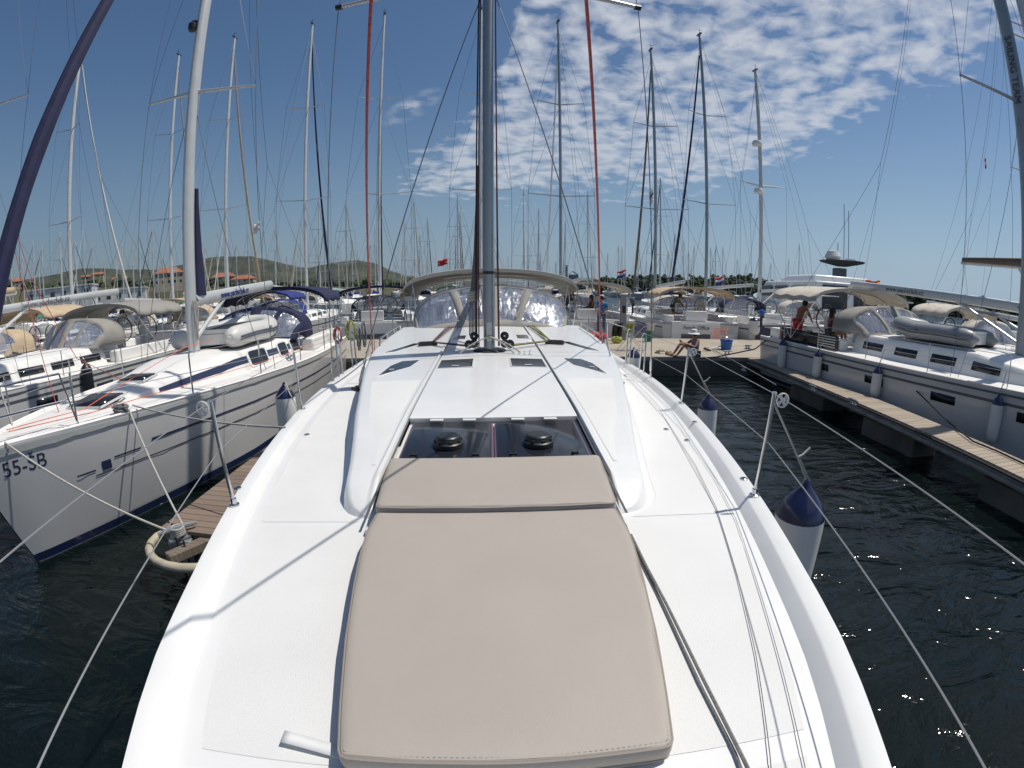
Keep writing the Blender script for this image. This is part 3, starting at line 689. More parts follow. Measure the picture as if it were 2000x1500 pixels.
def cushion(name, outline, zt, th, label, slope=0.0):
    o = thing(name, YO, YA, label, 'cushion', YG)
    # outline: half widths along s -> rounded polygon
    pts = [(hw, s) for s, hw in outline]; full = pts+[(-x, s) for x, s in pts[::-1]]
    # round the corners
    out_ = []; n = len(full)
    for i in range(n):
        p0, p1, p2 = Vector(full[i-1]), Vector(full[i]), Vector(full[(i+1) % n])
        a, b = (p0-p1), (p2-p1); ang = a.angle(b)
        if ang < 2.3:
            r = .022; out_ += [p1+a.normalized()*r, p1+a.normalized()*r*.35+b.normalized()*r*.35*.6, p1+b.normalized()*r*.35+a.normalized()*r*.21, p1+b.normalized()*r]
        else: out_.append(p1)
    # resample edges
    res = []
    for i in range(len(out_)):
        a, b = out_[i], out_[(i+1) % len(out_)]; k = max(1, int((b-a).length/.06))
        res += [a.lerp(b, j/k) for j in range(k)]
    cy = (outline[0][0]+outline[-1][0])/2; rnd = random.Random(3)
    sy0, sy1 = outline[0][0], outline[-1][0]
    def zz(y): return zt+slope*(y-cy)
    def ring(ins, z):
        r = []
        for i, p in enumerate(res):
            a, b = res[i-1], res[(i+1) % len(res)]; t = (b-a).normalized(); nrm = Vector((-t.y, t.x))
            c = Vector((0, cy)); q = p+nrm*ins if (p+nrm*.01-c).length < (p-c).length else p-nrm*ins
            r.append((q.x, q.y, zz(q.y)+z+.0015*math.sin(i*.9)))
        return r
    mb = MB(); rg = [ring(.012, -th), ring(-.002, -th+.012), ring(-.006, -th*.5), ring(-.001, -.008), ring(.006, -.001)]
    mb.grid(rg, cv=True)
    base = [(x, y, zz(y)-.001) for x, y, z in ring(.006, -.001)]; tops_ = [base]
    for k, z_ in ((.985, .0025), (.965, .0045), (.94, .0055)): tops_.append([(x*k, cy+(y-cy)*k, zz(cy+(y-cy)*k)+z_) for x, y, z in base])
    mb.grid(tops_, cv=True); mb.fan(tops_[-1]); mb.fan(rg[0][::-1]); mb.build('cushion_cover', 'cush', o, ang=50)
    for ins, z in ((-.001, -.009), (-.001, -th+.008)):
        mb = MB(); r = ring(ins, z); mb.tube([Vector(p) for p in r]+[Vector(r[0])], .0045, 6); mb.build('piping', 'seam', o)
    mb = MB(); r = ring(.012, .0015)
    for i in range(len(r)):
        a, b = Vector(r[i]), Vector(r[(i+1) % len(r)]); k = max(1, int((b-a).length/.014))
        for j in range(k): c = a.lerp(b, (j+.5)/k); d = (b-a).normalized()*.0036; mb.tube([c-d, c+d], .0006, 4)
    mb.build('stitching', 'seam', o)
    return o
lowc = cushion('sunbathing_cushion', [(.805, .445), (1.0, .485), (1.3, .54), (1.6, .585), (1.88, .622), (2.08, .637), (2.265, .628)], 1.655, .075, 'long taupe cushion nearest the bow, with a white strap at its lower corner', .012)
upc = cushion('sunbathing_cushion', [(2.285, .637), (2.6, .662), (2.96, .688)], 1.70, .075, 'short taupe cushion lying against the two dark glass hatches', .035)
mb = MB(); mb.grid([[(x, .86+.045*f+.03*math.sin(x*6), deckz(x, .9)+.012+.012*abs(math.sin(x*7))) for f in (0, 1)] for x in np.linspace(-.66, -.42, 10)]); mb.build('white_strap', 'white', lowc, solid=.003)
for sg in (1, -1):
    mb = MB(); mb.lathe([(.014, -.012), (.018, 0), (.014, .012)], (sg*.635, 1.93, 1.60), 10, 'X'); mb.build('turn_button', 'black', lowc)

# ------------------------------------------------------------------ fenders
FG = 'fenders hung over the yachts\' sides'
def fender(pos, rad, length, top, label, body='fend', cap='navyp', group=FG, rope=.008, rm='rope', rz=0, tilt=0):
    o = thing('fender', pos, rz, label, 'fender', group, ry=tilt); L_ = length
    mb = MB(); mb.lathe([(.0, -L_*.5), (rad*.35, -L_*.49), (rad*.8, -L_*.42), (rad*.98, -L_*.33), (rad, -L_*.2), (rad, .0), (rad*1.0, L_*.22), (rad*.985, L_*.30)], n=28); mb.build('fender_body', body, o, ang=60)
    mb = MB(); mb.lathe([(rad*.987, L_*.298), (rad*.93, L_*.345), (rad*.72, L_*.40), (rad*.42, L_*.455), (rad*.2, L_*.49), (rad*.14, L_*.53), (.0, L_*.535)], n=28); mb.build('fender_cap', cap, o, ang=60)
    if top is not None:
        t = Matrix.Rotation(-rz, 4, 'Z') @ (Vector(top)-Vector(pos)); a = Vector((0, 0, L_*.52))
        mb = MB(); mb.tube([a, a.lerp(t, .35)+Vector((.004, 0, 0)), t], rope, 6); mb.tube([a+Vector((.02, 0, 0)), a.lerp(t, .3)+Vector((.015, 0, 0))], rope, 6)
        mb.tube([a.lerp(t, .33), a.lerp(t, .33)+Vector((.05, .01, .015)), a.lerp(t, .33)+Vector((.10, .01, .06))], rope, 6)
        mb.build('fender_rope', rm, o)
    return o
def yw(x, s, z): return YM @ Vector((x, s, z))
# ------------------------------------------------------------------ generic sailing yacht: bow tip at local origin, stern at y = L
PROF = lin([0, .02, .05, .09, .14, .2, .28, .38, .5, .62, .75, .88, 1], [.012, .13, .27, .41, .55, .68, .81, .92, .985, 1, .985, .95, .88])
PROFF = lin([0, .02, .05, .09, .14, .2, .28, .38, .5, .62, .75, .88, 1], [.012, .10, .20, .33, .46, .59, .73, .86, .95, 1, 1.0, .96, .88])
def gsprayhood(par, s0, hw, zb, zt, m, depth=.75, n=24, win=True, frame=True, flip=1):
    NA, NV = n, 8
    def hoop(a, s, hh, ww):
        t = a*math.pi/2; return Vector((ww*math.sin(t), s, zb-.02+(hh-zb)*max(0, math.cos(t))**.55))
    def P(a, v):
        b_ = Vector((hw*.93*a, s0+.35*a*a, zb-.04)); q = b_.lerp(hoop(a, s0+depth, zt, hw), v); q.z += .09*math.sin(math.pi*v); return q
    G = [[P(-1+2*i/NA, j/NV) for j in range(NV+1)] for i in range(NA+1)]
    def iw(i, j):
        a = -1+2*(i+.5)/NA; v = (j+.5)/NV
        return win and .15 < v < .88 and .06 < abs(a) < .86 and not (.36 < abs(a) < .42)
    mb = MB(); mb.grid(G, mask=lambda i, j: not iw(i, j))
    mb.grid([[hoop(-1+2*i/NA, s0+depth+.75*j/3, zt-.02*j, hw) for j in range(4)] for i in range(NA+1)])
    h = mb.build('sprayhood', m, par, solid=.012 if n > 14 else 0)
    if win:
        mb = MB(); mb.grid(G, mask=iw); mb.build('window_panel', 'clear', h)
    return h
def gbimini(par, s0, s1, hw, z, m, drop=.45, n=16, edge=None, tilt=0, legs=True, under=None):
    def b(a, s): t = a*math.pi/2; return Vector((hw*math.sin(t), s, z-drop+drop*max(0, math.cos(t))**.75+tilt*(s-s0)-.05*math.sin(math.pi*(s-s0)/(s1-s0)*3)**2))
    mb = MB(); mb.grid([[b(-1+2*i/n, s0+(s1-s0)*j/6) for j in range(7)] for i in range(n+1)])
    o = mb.build('bimini', m, par, solid=.02)
    for e, dz in ((s0, -.09), (s1, -.09)):
        mb = MB(); mb.grid([[b(-1+2*i/n, e)+Vector((0, (-.012 if e == s0 else .012), q)) for q in (0.004, dz)] for i in range(n+1)])
        mb.build('valance', edge or m, o)
    if legs:
        for k, s in enumerate((s0+.03, (s0+s1)/2, s1-.03)):
            mb = MB(); mb.tube([(-hw*1.0, (s0+s1)/2, z-drop-1.2)]+[b(-1+2*i/10, s)-Vector((0, 0, .03)) for i in range(11)]+[(hw*1.0, (s0+s1)/2, z-drop-1.2)], .014, 6); mb.build('bimini_hoop', 'steel', o)
    return o
def boom_text(par, g, e, body, m, size, side, f=.55):
    g, e = Vector(g), Vector(e); c = g.lerp(e, f); d = (e-g).normalized()
    # lettering standing on the vertical side of the boom
    x = d if side < 0 else -d
    x = -x if side == 0 else x
    y = Vector((0, 0, 1)); y = (y-x*y.dot(x)).normalized(); z = x.cross(y)
    mt = Matrix((x, y, z)).transposed()
    return text('lettering', body, c+z*.083, mt.to_euler(), size, m, par)
BOATS = {}
def gyacht(label, x, y, rz, L, B, zb=1.5, zs=1.25, mast=5.6, top=18, group=None, name='sailing_yacht', det=2, prof=PROF, rake=.7,
           roof=(3.0, 9.3, .42), hood='grey', bim=None, bimz=3.0, jib='beige', jibr=.055, boom='alul', bag=None, hullm='hullgel', stripe='stripe', boot='boot', canopy_hw=None,
           wins=4, winm='dark', mastm='alul', mr=.09, spr=(.36, .68), sprl=.45, spr_sweep=.35, wire=.007, mast_bag=None, lean=0, hullwin=0, boomz=1.15, booml=4.9, boomr=.10, mastx=0, winsz=(.75, .17), wheel=1, frac=.62, jiblen=.96, backst=True):
    t = thing(name, (x, y, 0), rz, label, 'yacht', group)
    hb = lambda s: B/2*prof(s/L)
    sh = cr([0, L*.25, L*.6, L], [zb, zb*.45+zs*.55+.02, zs+.0, zs+.02])
    SS = [0, .12, .3, .5, .8, 1.2, 1.7]+[1.7+(L-1.7)*i/(22 if det > 1 else 10) for i in range(1, (23 if det > 1 else 11))]
    def xs(s, z):            # half beam at height z
        k = 1-z/sh(s); kw = .60+.34*min(1, s/(.35*L))
        return hb(s)*(1-(1-kw)*max(0, k)**1.5)
    def ys(s, z): return s+rake*(1-z/sh(s))*(1-s/L)**7
    zf = [1, .96, .85, .7, .5, .3, .12, 0]
    def row(sg):
        r = []
        for s in SS: r.append([(sg*xs(s, sh(s)*q), ys(s, sh(s)*q), sh(s)*q) for q in zf]+[(sg*hb(s)*.5, ys(s, 0)+.1, -.35), (0, ys(s, 0)+.2, -.55)])
        return r
    mb = MB(); a, b = row(1), row(-1); mb.grid(a); mb.grid(b, flip=True); mb.grid([a[-1], b[-1]]); mb.build('hull', hullm, t, ang=50)
    mb = MB(); rws = []
    for s in SS:
        w = hb(s); z = sh(s); q = min(.05, w*.4)
        hf = [(w, z), (w+.012*min(1, w), z+.03), (w-q*.5, z+.045), (w-q, z+.03), (w-q*1.1, z-.01)]+[(w*f, z-.01+.06*(1-f*f)) for f in (.7, .4, .15)]
        rws.append([(p, s, zz) for p, zz in hf]+[(-p, s, zz) for p, zz in hf[::-1]])
    mb.grid(rws); mb.grid([[rws[-1][i] for i in range(16)], [(p[0], p[1], p[2]-.1) for p in rws[-1]]]); mb.build('deck', 'deckgel', t)
    def band(nm, za, zb_, m, s0=0.4, s1=None, off=.006, ab=False):
        for sg in (1, -1):
            mb = MB(); rr = []
            for s in [q for q in SS if q >= s0]+[]:
                h = sh(s); z0, z1 = (za, zb_) if ab else (h*za, h*zb_)
                rr.append([(sg*(xs(s, z)+off), ys(s, z)-.002, z) for z in (z0, (z0+z1)/2, z1)])
            mb.grid(rr); mb.build(nm, m, t)
    if boot: band('boot_stripe', .02, .13, boot, 0, ab=True)
    if stripe and det: band('side_stripe', .80, .84, stripe, .9)
    if stripe and det > 1: band('rubbing_strake', .925, .955, 'stripeg', .2, off=.012)
    for k in range(hullwin):
        s = L*.30+k*L*.145
        for sg in (1, -1):
            rr = [[(sg*(xs(s+d, z)+.008), s+d, z) for z in (sh(s)*.62, sh(s)*.75)] for d in (0, .3, .62)]
            mb = MB(); mb.grid(rr); mb.build('hull_window', 'dark', t, solid=.004)
    # coachroof
    r0, r1, rh = roof
    def cwf(s): return hb(s)*frac*min(1, .55+.45*(s-r0)/(.35*(r1-r0)))
    def chh(s):
        k = (s-r0)/(r1-r0); return rh*(.12+.88*min(1, k/.45)**.8) if k < 1 else rh
    def side(s, v):
        w = cwf(s); h = chh(s); zd = sh(s)+.01
        return Vector((w-.14*v*h/.4, s, zd+h*v))
    mb = MB(); rws = []
    n = 16 if det > 1 else 8
    for i in range(n+1):
        s = r0+(r1-r0)*i/n; w = cwf(s); h = chh(s); zd = sh(s)+.0
        pr = [(w+.01, zd-.02)]+[(side(s, v).x, side(s, v).z) for v in (0, .5, .86)]; xt = side(s, .86).x
        pr += [(xt-.05, zd+h*1.0)]+[((xt-.05)*f, zd+h+.07*(1-f*f)) for f in (.75, .45, .15)]
        rws.append([(p, s, z) for p, z in pr]+[(-p, s, z) for p, z in pr[::-1]])
    mb.grid(rws); mb.fan(rws[0]); mb.fan(rws[-1]); mb.build('coachroof', 'deckgel', t, ang=42)
    roofz = lambda s: sh(s)+chh(s)+.06
    if det:
        for k in range(wins):
            s = r0+(r1-r0)*(.34+.62*k/max(1, wins-.3)); wl, wh = winsz
            for sg in (1, -1):
                mb = MB(); mb.grid([[Vector((sg*1, 1, 1))*0+Vector((sg*(side(s+d, v).x+.006), s+d, side(s+d, v).z)) for v in (.30, .30+wh/rh)] for d in np.linspace(0, wl, 4)])
                mb.build('cabin_window', winm, t, solid=.006)
    if det > 1:
        for s, hwid, ln in ((r0*.82, .3, .55), (mast+.7, .26, .5), (r0+.7, .24, .36)):
            if s+ln > r1-.2: continue
            zf_ = lambda q: (roofz(q) if q > r0 else sh(q)+.06)
            mb = MB(); mb.grid([[(x, q, zf_(q)+.03) for x in (-hwid, 0, hwid)] for q in (s, s+ln)]); hh = mb.build('hatch', 'dark', t, solid=.02)
            mb = MB(); mb.grid([[(-hwid*1.15, s-.04, zf_(s)), (hwid*1.15, s-.04, zf_(s)), (hwid*1.15, s+ln+.04, zf_(s+ln)), (-hwid*1.15, s+ln+.04, zf_(s+ln))],
                                [(-hwid*1.08, s-.02, zf_(s)+.027), (hwid*1.08, s-.02, zf_(s)+.027), (hwid*1.08, s+ln+.02, zf_(s+ln)+.027), (-hwid*1.08, s+ln+.02, zf_(s+ln)+.027)]], cv=True); mb.build('hatch_frame', 'alul', hh)
    # mast and rig
    mz = roofz(mast) if r0 < mast < r1 else sh(mast)+.05
    def MP(z): return Vector((mastx+lean*(z-mz), mast+.008*(z-mz), z))
    mb = MB(); mb.grid([[MP(z)+Vector((mr*k*math.cos(a), mr*1.5*k*math.sin(a), 0)) for a in [2*math.pi*j/12 for j in range(12)]] for z, k in ((mz-.05, 1), (mz+(top-mz)*.5, 1), (mz+(top-mz)*.85, .9), (top, .7))], cv=True)
    mb.fan([MP(top)+Vector((mr*.7*math.cos(a), mr*1.05*math.sin(a), 0)) for a in [2*math.pi*j/12 for j in range(12)]])
    ms = mb.build('mast', mastm, t)
    if det:
        mb = MB(); mb.tube([MP(top-.02), MP(top+.45)+Vector((0, .1, 0))], .012, 5); mb.tube([MP(top+.30)+Vector((-.16, .1, 0)), MP(top+.30)+Vector((.16, .1, 0))], .012, 5); mb.box(MP(top+.05), (.16, .5, .06)); mb.build('wind_vane', 'wire', ms)
    H = top-mz; tp = {}
    for k, f in enumerate(spr):
        ln = B*sprl*(1-.3*k)
        for sg in (1, -1):
            z = mz+H*f; e = MP(z)+Vector((sg*ln, spr_sweep, .05)); tp[(sg, k)] = e
            mb = MB(); mb.tube([MP(z), e], [mr*.42, mr*.26], 6); mb.build('spreader', mastm, ms)
    mb = MB()
    for sg in (1, -1):
        c = Vector((sg*(hb(mast+.3)-.12), mast+.35, sh(mast)+.02)); pth = [c]+[tp[(sg, k)] for k in range(len(spr))]+[MP(top-.6)]
        mb.tube(pth, wire, 4); mb.tube([c+Vector((-sg*.15, -.1, 0)), MP(mz+H*spr[0]-.1)], wire, 4)
        mb.tube([tp[(sg, 0)], MP(mz+H*spr[-1]-.1)], wire*.8, 4)
        if backst: mb.tube([(sg*(hb(L)-.3), L-.2, sh(L)), MP(mz+H*.3)+Vector((0, (L-mast)*.62, 0)), MP(top)], wire*.8, 4)
    mb.build('standing_rigging', 'wire', t, smooth=False)
    ft = MP(mz+H*jiblen); fb = Vector((0, .25, sh(0)+.1))
    mb = MB(); mb.tube([fb, ft], wire, 4); mb.build('forestay', 'wire', t)
    if jib:
        k = 18 if jibr > .1 else 5; mb = MB(); rnd = random.Random(int(abs(x)*7+abs(y)))
        pts = [fb.lerp(ft, .04+.92*i/k) for i in range(k+1)]
        mb.tube(pts, [jibr*(.6 if i == 0 else (1-.55*i/k)*(1+.08*rnd.uniform(-1, 1))) for i in range(k+1)], 10 if det > 1 else 6); mb.build('furled_jib', jib, t)
        if det > 1: mb = MB(); mb.lathe([(.0, 0), (.11, .0), (.11, .02), (.06, .03), (.06, .10), (.11, .11), (.11, .13), (0, .13)], fb+Vector((0, 0, .05)), 14); mb.build('furling_drum', 'black', t)
    g = MP(mz+boomz)+Vector((0, .15, 0)); e = g+Vector((0, booml, .28))
    if boom:
        mb = MB(); mb.tube([g, e], boomr if det > 1 else .09, 10 if det > 1 else 6, sx=.62); bo = mb.build('boom', boom, t)
        mb = MB(); mb.tube([g-Vector((0, .16, 0)), g+Vector((0, .05, 0))], .11, 8, sx=.7); mb.build('gooseneck', 'black', bo)
        mb = MB(); mb.tube([MP(mz+.25)+Vector((0, .12, 0)), g.lerp(e, .32)-Vector((0, 0, .08))], [.045, .045], 8); mb.build('kicker', 'alul', t)
        if det: mb = MB(); mb.tube([e, MP(top)], wire*.8, 4); mb.tube(sag(e-Vector((0, .2, 0)), (0, L*.93, sh(L)+.3), -.02, 3), wire*1.3, 4); mb.build('running_rigging', 'wire', t, smooth=False)
    if bag:
        mb = MB(); rr = []
        for i in range(11):
            c = g.lerp(e, i/10*.96+.02); w = .16-.06*i/10; h = .52-.25*i/10
            rr.append([c+Vector((w*math.sin(a)*(1+.08*math.sin(i*2.1)), 0, .02+h*.5+h*.5*math.cos(a))) for a in [2*math.pi*j/10 for j in range(10)]])
        mb.grid(rr, cv=True); mb.fan(rr[0]); mb.fan(rr[-1]); mb.build('sail_cover', bag, t)
    if mast_bag:
        c, h, w = mast_bag; mb = MB(); rr = []
        for i in range(7):
            z = g.z+.1+(h-.1)*i/6; ww = .12+w*(1-i/6)
            rr.append([MP(z)+Vector((.11*math.cos(a), mr*1.4+ww*.5+ww*.5*math.sin(a), 0)) for a in [2*math.pi*j/8 for j in range(8)]])
        mb.grid(rr, cv=True); mb.fan(rr[-1]); mb.fan(rr[0]); mb.build('luff_cover', c, t)
    chw = canopy_hw or min(B*.40, cwf(r1)+.12)
    rz_ = roofz(r1)
    if hood: gsprayhood(t, r1-.75, chw, rz_-.07, rz_+.78, hood, n=24 if det > 1 else 14 if det else 8, win=det > 0)
    if bim: gbimini(t, r1+1.0, min(L-.5, r1+3.3), B*.43, bimz, bim, n=16 if det else 8, legs=det > 0)
    if det:
        for sg in (1, -1): mb = MB(); mb.box((sg*hb(r1+1.5)*.72, (r1+L)/2, zs+.17), (.34, L-r1-.2, .34)); mb.build('cockpit_coaming', 'deckgel', t, bevel=.05)
        mb = MB(); mb.box((0, (r1+L)/2, zs+.012), (hb(L)*1.1, L-r1-.3, .02)); mb.build('cockpit_floor', 'teak', t)
    if det and wheel:
        for sx_ in ((-.55, .55) if B > 3.9 else (0,)):
            o = Vector((sx_*B/4, L-1.5, zs+.75)); mb = MB(); r = .40
            mb.tube([o+Vector((r*math.cos(a), 0, r*math.sin(a))) for a in np.linspace(0, 2*math.pi, 21)], .02, 5)
            for k in range(5): mb.tube([o, o+Vector((r*math.cos(k*1.257), 0, r*math.sin(k*1.257)))], .009, 4)
            w_ = mb.build('steering_wheel', 'black', t)
            mb = MB(); mb.box(o+Vector((0, -.16, -.30)), (.24, .22, .8)); mb.build('pedestal', 'gel2', w_, bevel=.03)
    # rails
    if det:
        tops = []; step = 1.9 if det > 1 else 2.6; s = 1.0
        for sg in (1, -1):
            pp = []
            s = 1.3
            while s < L-.3:
                w = hb(s)-.06; z = sh(s)+.03
                pp.append(Vector((sg*w, s, z+.62)))
                mb = MB(); mb.tube([(sg*w, s, z), (sg*w, s, z+.62)], .0125 if det > 1 else .016, 6 if det > 1 else 4); mb.build('stanchion', 'steel', t); s += step
            fr = Vector((sg*.25, .25, sh(0)+.62)); pp = [fr]+pp+[Vector((sg*(hb(L)-.08), L-.1, sh(L)+.64))]
            mb = MB(); mb.tube(pp, wire*.75, 4); mb.tube([q-Vector((0, 0, .30)) for q in pp], wire*.75, 4); mb.build('guard_wire', 'wirel', t)
        h = sh(0)
        mb = MB(); mb.tube([(hb(1.3)-.05, 1.3, h), (hb(1.2)-.05, 1.15, h+.62), (.3, .1, h+.64), (-.3, .1, h+.64), (-hb(1.2)+.05, 1.15, h+.62), (-hb(1.3)+.05, 1.3, h)], .0135, 6)
        mb.tube([(hb(1.2)-.05, 1.1, h+.3), (.22, .1, h+.32), (-.22, .1, h+.32), (-hb(1.2)+.05, 1.1, h+.3)], .0125, 6)
        for sg in (1, -1): mb.tube([(sg*.3, .12, h+.63), (sg*.12, .3, h)], .0125, 6)
        mb.build('pulpit', 'steel', t)
        h = sh(L); w = hb(L)-.06
        for sg in (1, -1):
            mb = MB(); mb.tube([(sg*w, L-1.2, h), (sg*w, L-1.2, h+.62), (sg*w, L-.12, h+.64), (sg*w*.45, L-.05, h+.64), (sg*w*.45, L-.05, h)], .0135, 6); mb.tube([(sg*w, L-1.2, h+.32), (sg*w, L-.12, h+.32), (sg*w*.45, L-.05, h+.32)], .0125, 5)
            mb.build('pushpit', 'steel', t)
    t['g'] = 0; del t['g']
    return t, dict(g=g, e=e, MP=MP, sh=sh, hb=hb, xs=xs, ys=ys, roofz=roofz, side=side, mz=mz, L=L, tp=tp)
NG = 'yachts moored along the same quay as the big one'
# --- A: white yacht to port
A, ai = gyacht('white yacht with a navy bimini, a rolled navy jib and an inflatable dinghy on deck', -5.52, 2.72, R(6.8), 12.3, 3.66, 1.52, 1.30, mast=5.45, top=17.2, group=NG, prof=PROFF, rake=.62,
           roof=(2.6, 8.9, .40), hood='navy', bim='navy', bimz=3.02, jib='navy', jibr=.118, mr=.105, spr=(.335, .66), sprl=.34, spr_sweep=.25, wins=0, stripe=None, mast_bag=('navy', 2.2, .34), boomz=1.0, booml=4.3, boomr=.125, jiblen=.88)
def hull_patch(t, i, s0, s1, f0, f1, m, name, sg=1, off=.007, n=12):
    mb = MB(); mb.grid([[(sg*(i['xs'](s, i['sh'](s)*f)+off), i['ys'](s, i['sh'](s)*f), i['sh'](s)*f) for f in (f0, (f0+f1)/2, f1)] for s in np.linspace(s0, s1, n)])
    return mb.build(name, m, t)
hull_patch(A, ai, 1.05, 1.32, .60, .615, 'stripe', 'side_stripe'); hull_patch(A, ai, 1.42, 1.56, .585, .665, 'stripe', 'stripe_square')
hull_patch(A, ai, 1.62, 2.05, .66, .675, 'stripe', 'side_stripe'); hull_patch(A, ai, 2.25, 12.2, .70, .725, 'stripe', 'side_stripe', n=30)
hull_patch(A, ai, 1.3, 12.2, .55, .565, 'stripeg', 'lower_stripe', n=30)
hull_patch(A, ai, 0.02, 12.2, .955, .99, 'alul', 'rubbing_strake', off=.022, n=40)
# navy band and rounded windows on the coachroof side facing us
for sg in (1, -1):
    mb = MB(); mb.grid([[Vector((sg*(ai['side'](s, v).x+.005), s, ai['side'](s, v).z)) for v in (.40-.18*max(0, 1-(s-3.3)/1.6), .74-.1*max(0, 1-(s-3.3)/1.6))] for s in np.linspace(3.3, 8.8, 20)]); mb.build('roof_stripe', 'stripe', A)
    for s0 in (5.9, 7.45, 8.3):
        ln = .85 if s0 < 7 else .55
        pl = []
        for cx, cv, a0 in ((ln-.13, .82, 0), (.13, .82, 90), (.13, .30, 180), (ln-.13, .30, 270)):
            for a in range(0, 91, 30): pl.append((s0+cx+.13*math.cos(R(a0+a)), cv+.12*math.sin(R(a0+a))))
        mb = MB()
        P2 = lambda k, o_: [Vector((sg*(ai['side'](s0+ln/2+(s-s0-ln/2)*k, .56+(v-.56)*k).x+o_), s0+ln/2+(s-s0-ln/2)*k, ai['side'](s, .56+(v-.56)*k).z)) for s, v in pl]
        mb.grid([P2(1.14, .004), P2(1.12, .016), P2(.96, .018)], cv=True); w_ = mb.build('window_rim', 'gel', A)
        mb = MB(); mb.fan(P2(1.0, .013)); mb.build('rounded_window', 'dark', w_)
hq = lambda s_, z_: Vector((ai['xs'](s_, z_), ai['ys'](s_, z_), z_))
c0 = hq(.66, 1.22); dx = (hq(.95, 1.22)-hq(.35, 1.22)).normalized(); dy = (hq(.66, 1.35)-hq(.66, 1.1)); dy = (dy-dx*dy.dot(dx)).normalized(); dn = dx.cross(dy)
if dn.x < 0: dn = -dn
tx = text('lettering', '55-ŠB', (0, 0, 0), (0, 0, 0), .24, 'stripe', A, ext=.0005, shear=.25)
for v in tx.data.vertices:
    s_, z_ = .50+v.co.x*.93, 1.24+v.co.y-(v.co.x)*.02; q = hq(s_, z_); v.co = (q.x+.0025+v.co.z, q.y, z_)
boom_text(A, ai['g'], ai['e'], 'www.yachtclub.cz', 'blue', .21, -1, .42)
mb = MB(); c = ai['MP'](8.4)+Vector((-.13, -.16, 0)); mb.lathe([(.0, -.1), (.07, -.1), (.09, -.03), (.09, .06), (.05, .1), (0, .1)], c, 14); mb.box(c+Vector((.03, .05, .12)), (.1, .14, .04)); mb.build('deck_floodlight', 'black', A)
mb = MB(); c = ai['MP'](2.75); 
for k in range(9):
    a = k*.7; mb.tube([c+Vector((.12+.02*math.cos(a), -.05+.06*math.sin(a), .05))]+[c+Vector((.14+.045*math.cos(a+q*.3), -.05+.07*math.sin(a), -.1-q*.12)) for q in range(6)], .009, 5)
mb.build('coiled_halyard', 'rope', A)
# orange and red control lines on A
def aline(pts, r, m, nm='control_line'):
    mb = MB(); mb.tube(pts, r, 6); return mb.build(nm, m, A)
aI = (Matrix.Translation((-5.52, 2.72, 0)) @ Matrix.Rotation(R(6.8), 4, 'Z')).inverted()
jw = Vector((-5.0, 5.2, 4.3))
aline([aI @ on_y(*q) for q in ((25, 430, 5.6), (60, 540, 5.5), (150, 700, 5.7), (245, 745, 6.3), (330, 752, 6.9), (500, 722, 8.7))], .0065, 'red', 'jib_sheet')
aline([aI @ on_y(*q) for q in ((18, 440, 5.3), (55, 590, 5.0), (95, 740, 4.9), (118, 815, 4.6))], .0065, 'red', 'jib_sheet')
aline([(.15, .6, 1.62), (.62, 1.6, 1.58), (1.0, 3.4, 1.55), (1.3, 6.0, 1.50), (1.55, 8.7, 1.5)], .0055, 'orange')
aline([(.12, .6, 1.64), (.40, 1.7, 1.60), (.25, 4.6, 1.98), (.2, 6.0, 2.0)], .0055, 'orange')
# --- inflatable dinghies
DG = 'inflatable dinghies carried on coachroofs'
def dinghy(label, pos, rz, L=2.5, W=1.35, m='dinghy', flip=True, tilt=0, stripe=True, r=.19, group=DG):
    o = thing('inflatable_dinghy', pos, rz, label, 'dinghy', group, rx=tilt)
    pth = []; 
    for s in np.linspace(0, 1, 9): pth.append((W/2-r, -L/2+s*L*.62, r+.02*math.sin(s*3)))
    for a in np.linspace(0, math.pi, 11)[1:-1]: pth.append(((W/2-r)*math.cos(a), -L/2+L*.62+math.sin(a)*(L*.38-r), r+.10*math.sin(a)))
    for s in np.linspace(1, 0, 9): pth.append((-(W/2-r), -L/2+s*L*.62, r+.02*math.sin(s*3)))
    n = len(pth); mb = MB(); mb.tube([(W/2-r, -L/2-.16, r)]+pth+[(-(W/2-r), -L/2-.16, r)], [.03]+[r*(.86 if i in (0, n-1) else 1) for i in range(n)]+[.03], 16); mb.build('tube', m, o, ang=60)
    mb = MB(); mb.grid([[(x, y, .30+.10*max(0, (y+L/2)/L)-.0*abs(x)) for y in np.linspace(-L/2+.1, L/2-.45, 8)] for x in np.linspace(-W/2+r*1.3, W/2-r*1.3, 5)]); mb.build('floor', 'blackc' if stripe else m, o, solid=.02)
    for z_, rr in ((r+.02, .016), (r-.045, .010)):
        mb = MB(); mb.tube([Vector((p[0]*(1+ (r+.008)/max(.25, abs(p[0])) if abs(p[0]) > .2 else p[0]), p[1]+((r+.006)*max(0, (p[1]-(-L/2+L*.62))/(L*.38-r)) if p[1] > -L/2+L*.62 else 0), p[2]+z_-r)) for p in pth if True], rr, 5)
        mb.build('rubbing_strip', 'stripe' if stripe else 'stripeg', o)
    mb = MB(); mb.box((0, -L/2+.12, r+.02), (W-2*r, .04, .30)); mb.build('transom', 'gel2', o)
    for sg in (1, -1): mb = MB(); mb.lathe([(.06, 0), (.06, .012), (.03, .02), (.02, .02)], (sg*(W/2+.0), .15, r+.05), 12, 'X'); mb.build('handle_patch', 'roped', o)
    return o
AM = Matrix.Translation((-5.52, 2.72, 0)) @ Matrix.Rotation(R(6.8), 4, 'Z')
p = AM @ Vector((.05, 7.3, ai['roofz'](7.2)+.03)); dinghy('white inflatable dinghy with navy stripe lashed behind the mast with a coiled rope', p, R(6.8), 3.0, 1.7, r=.22)

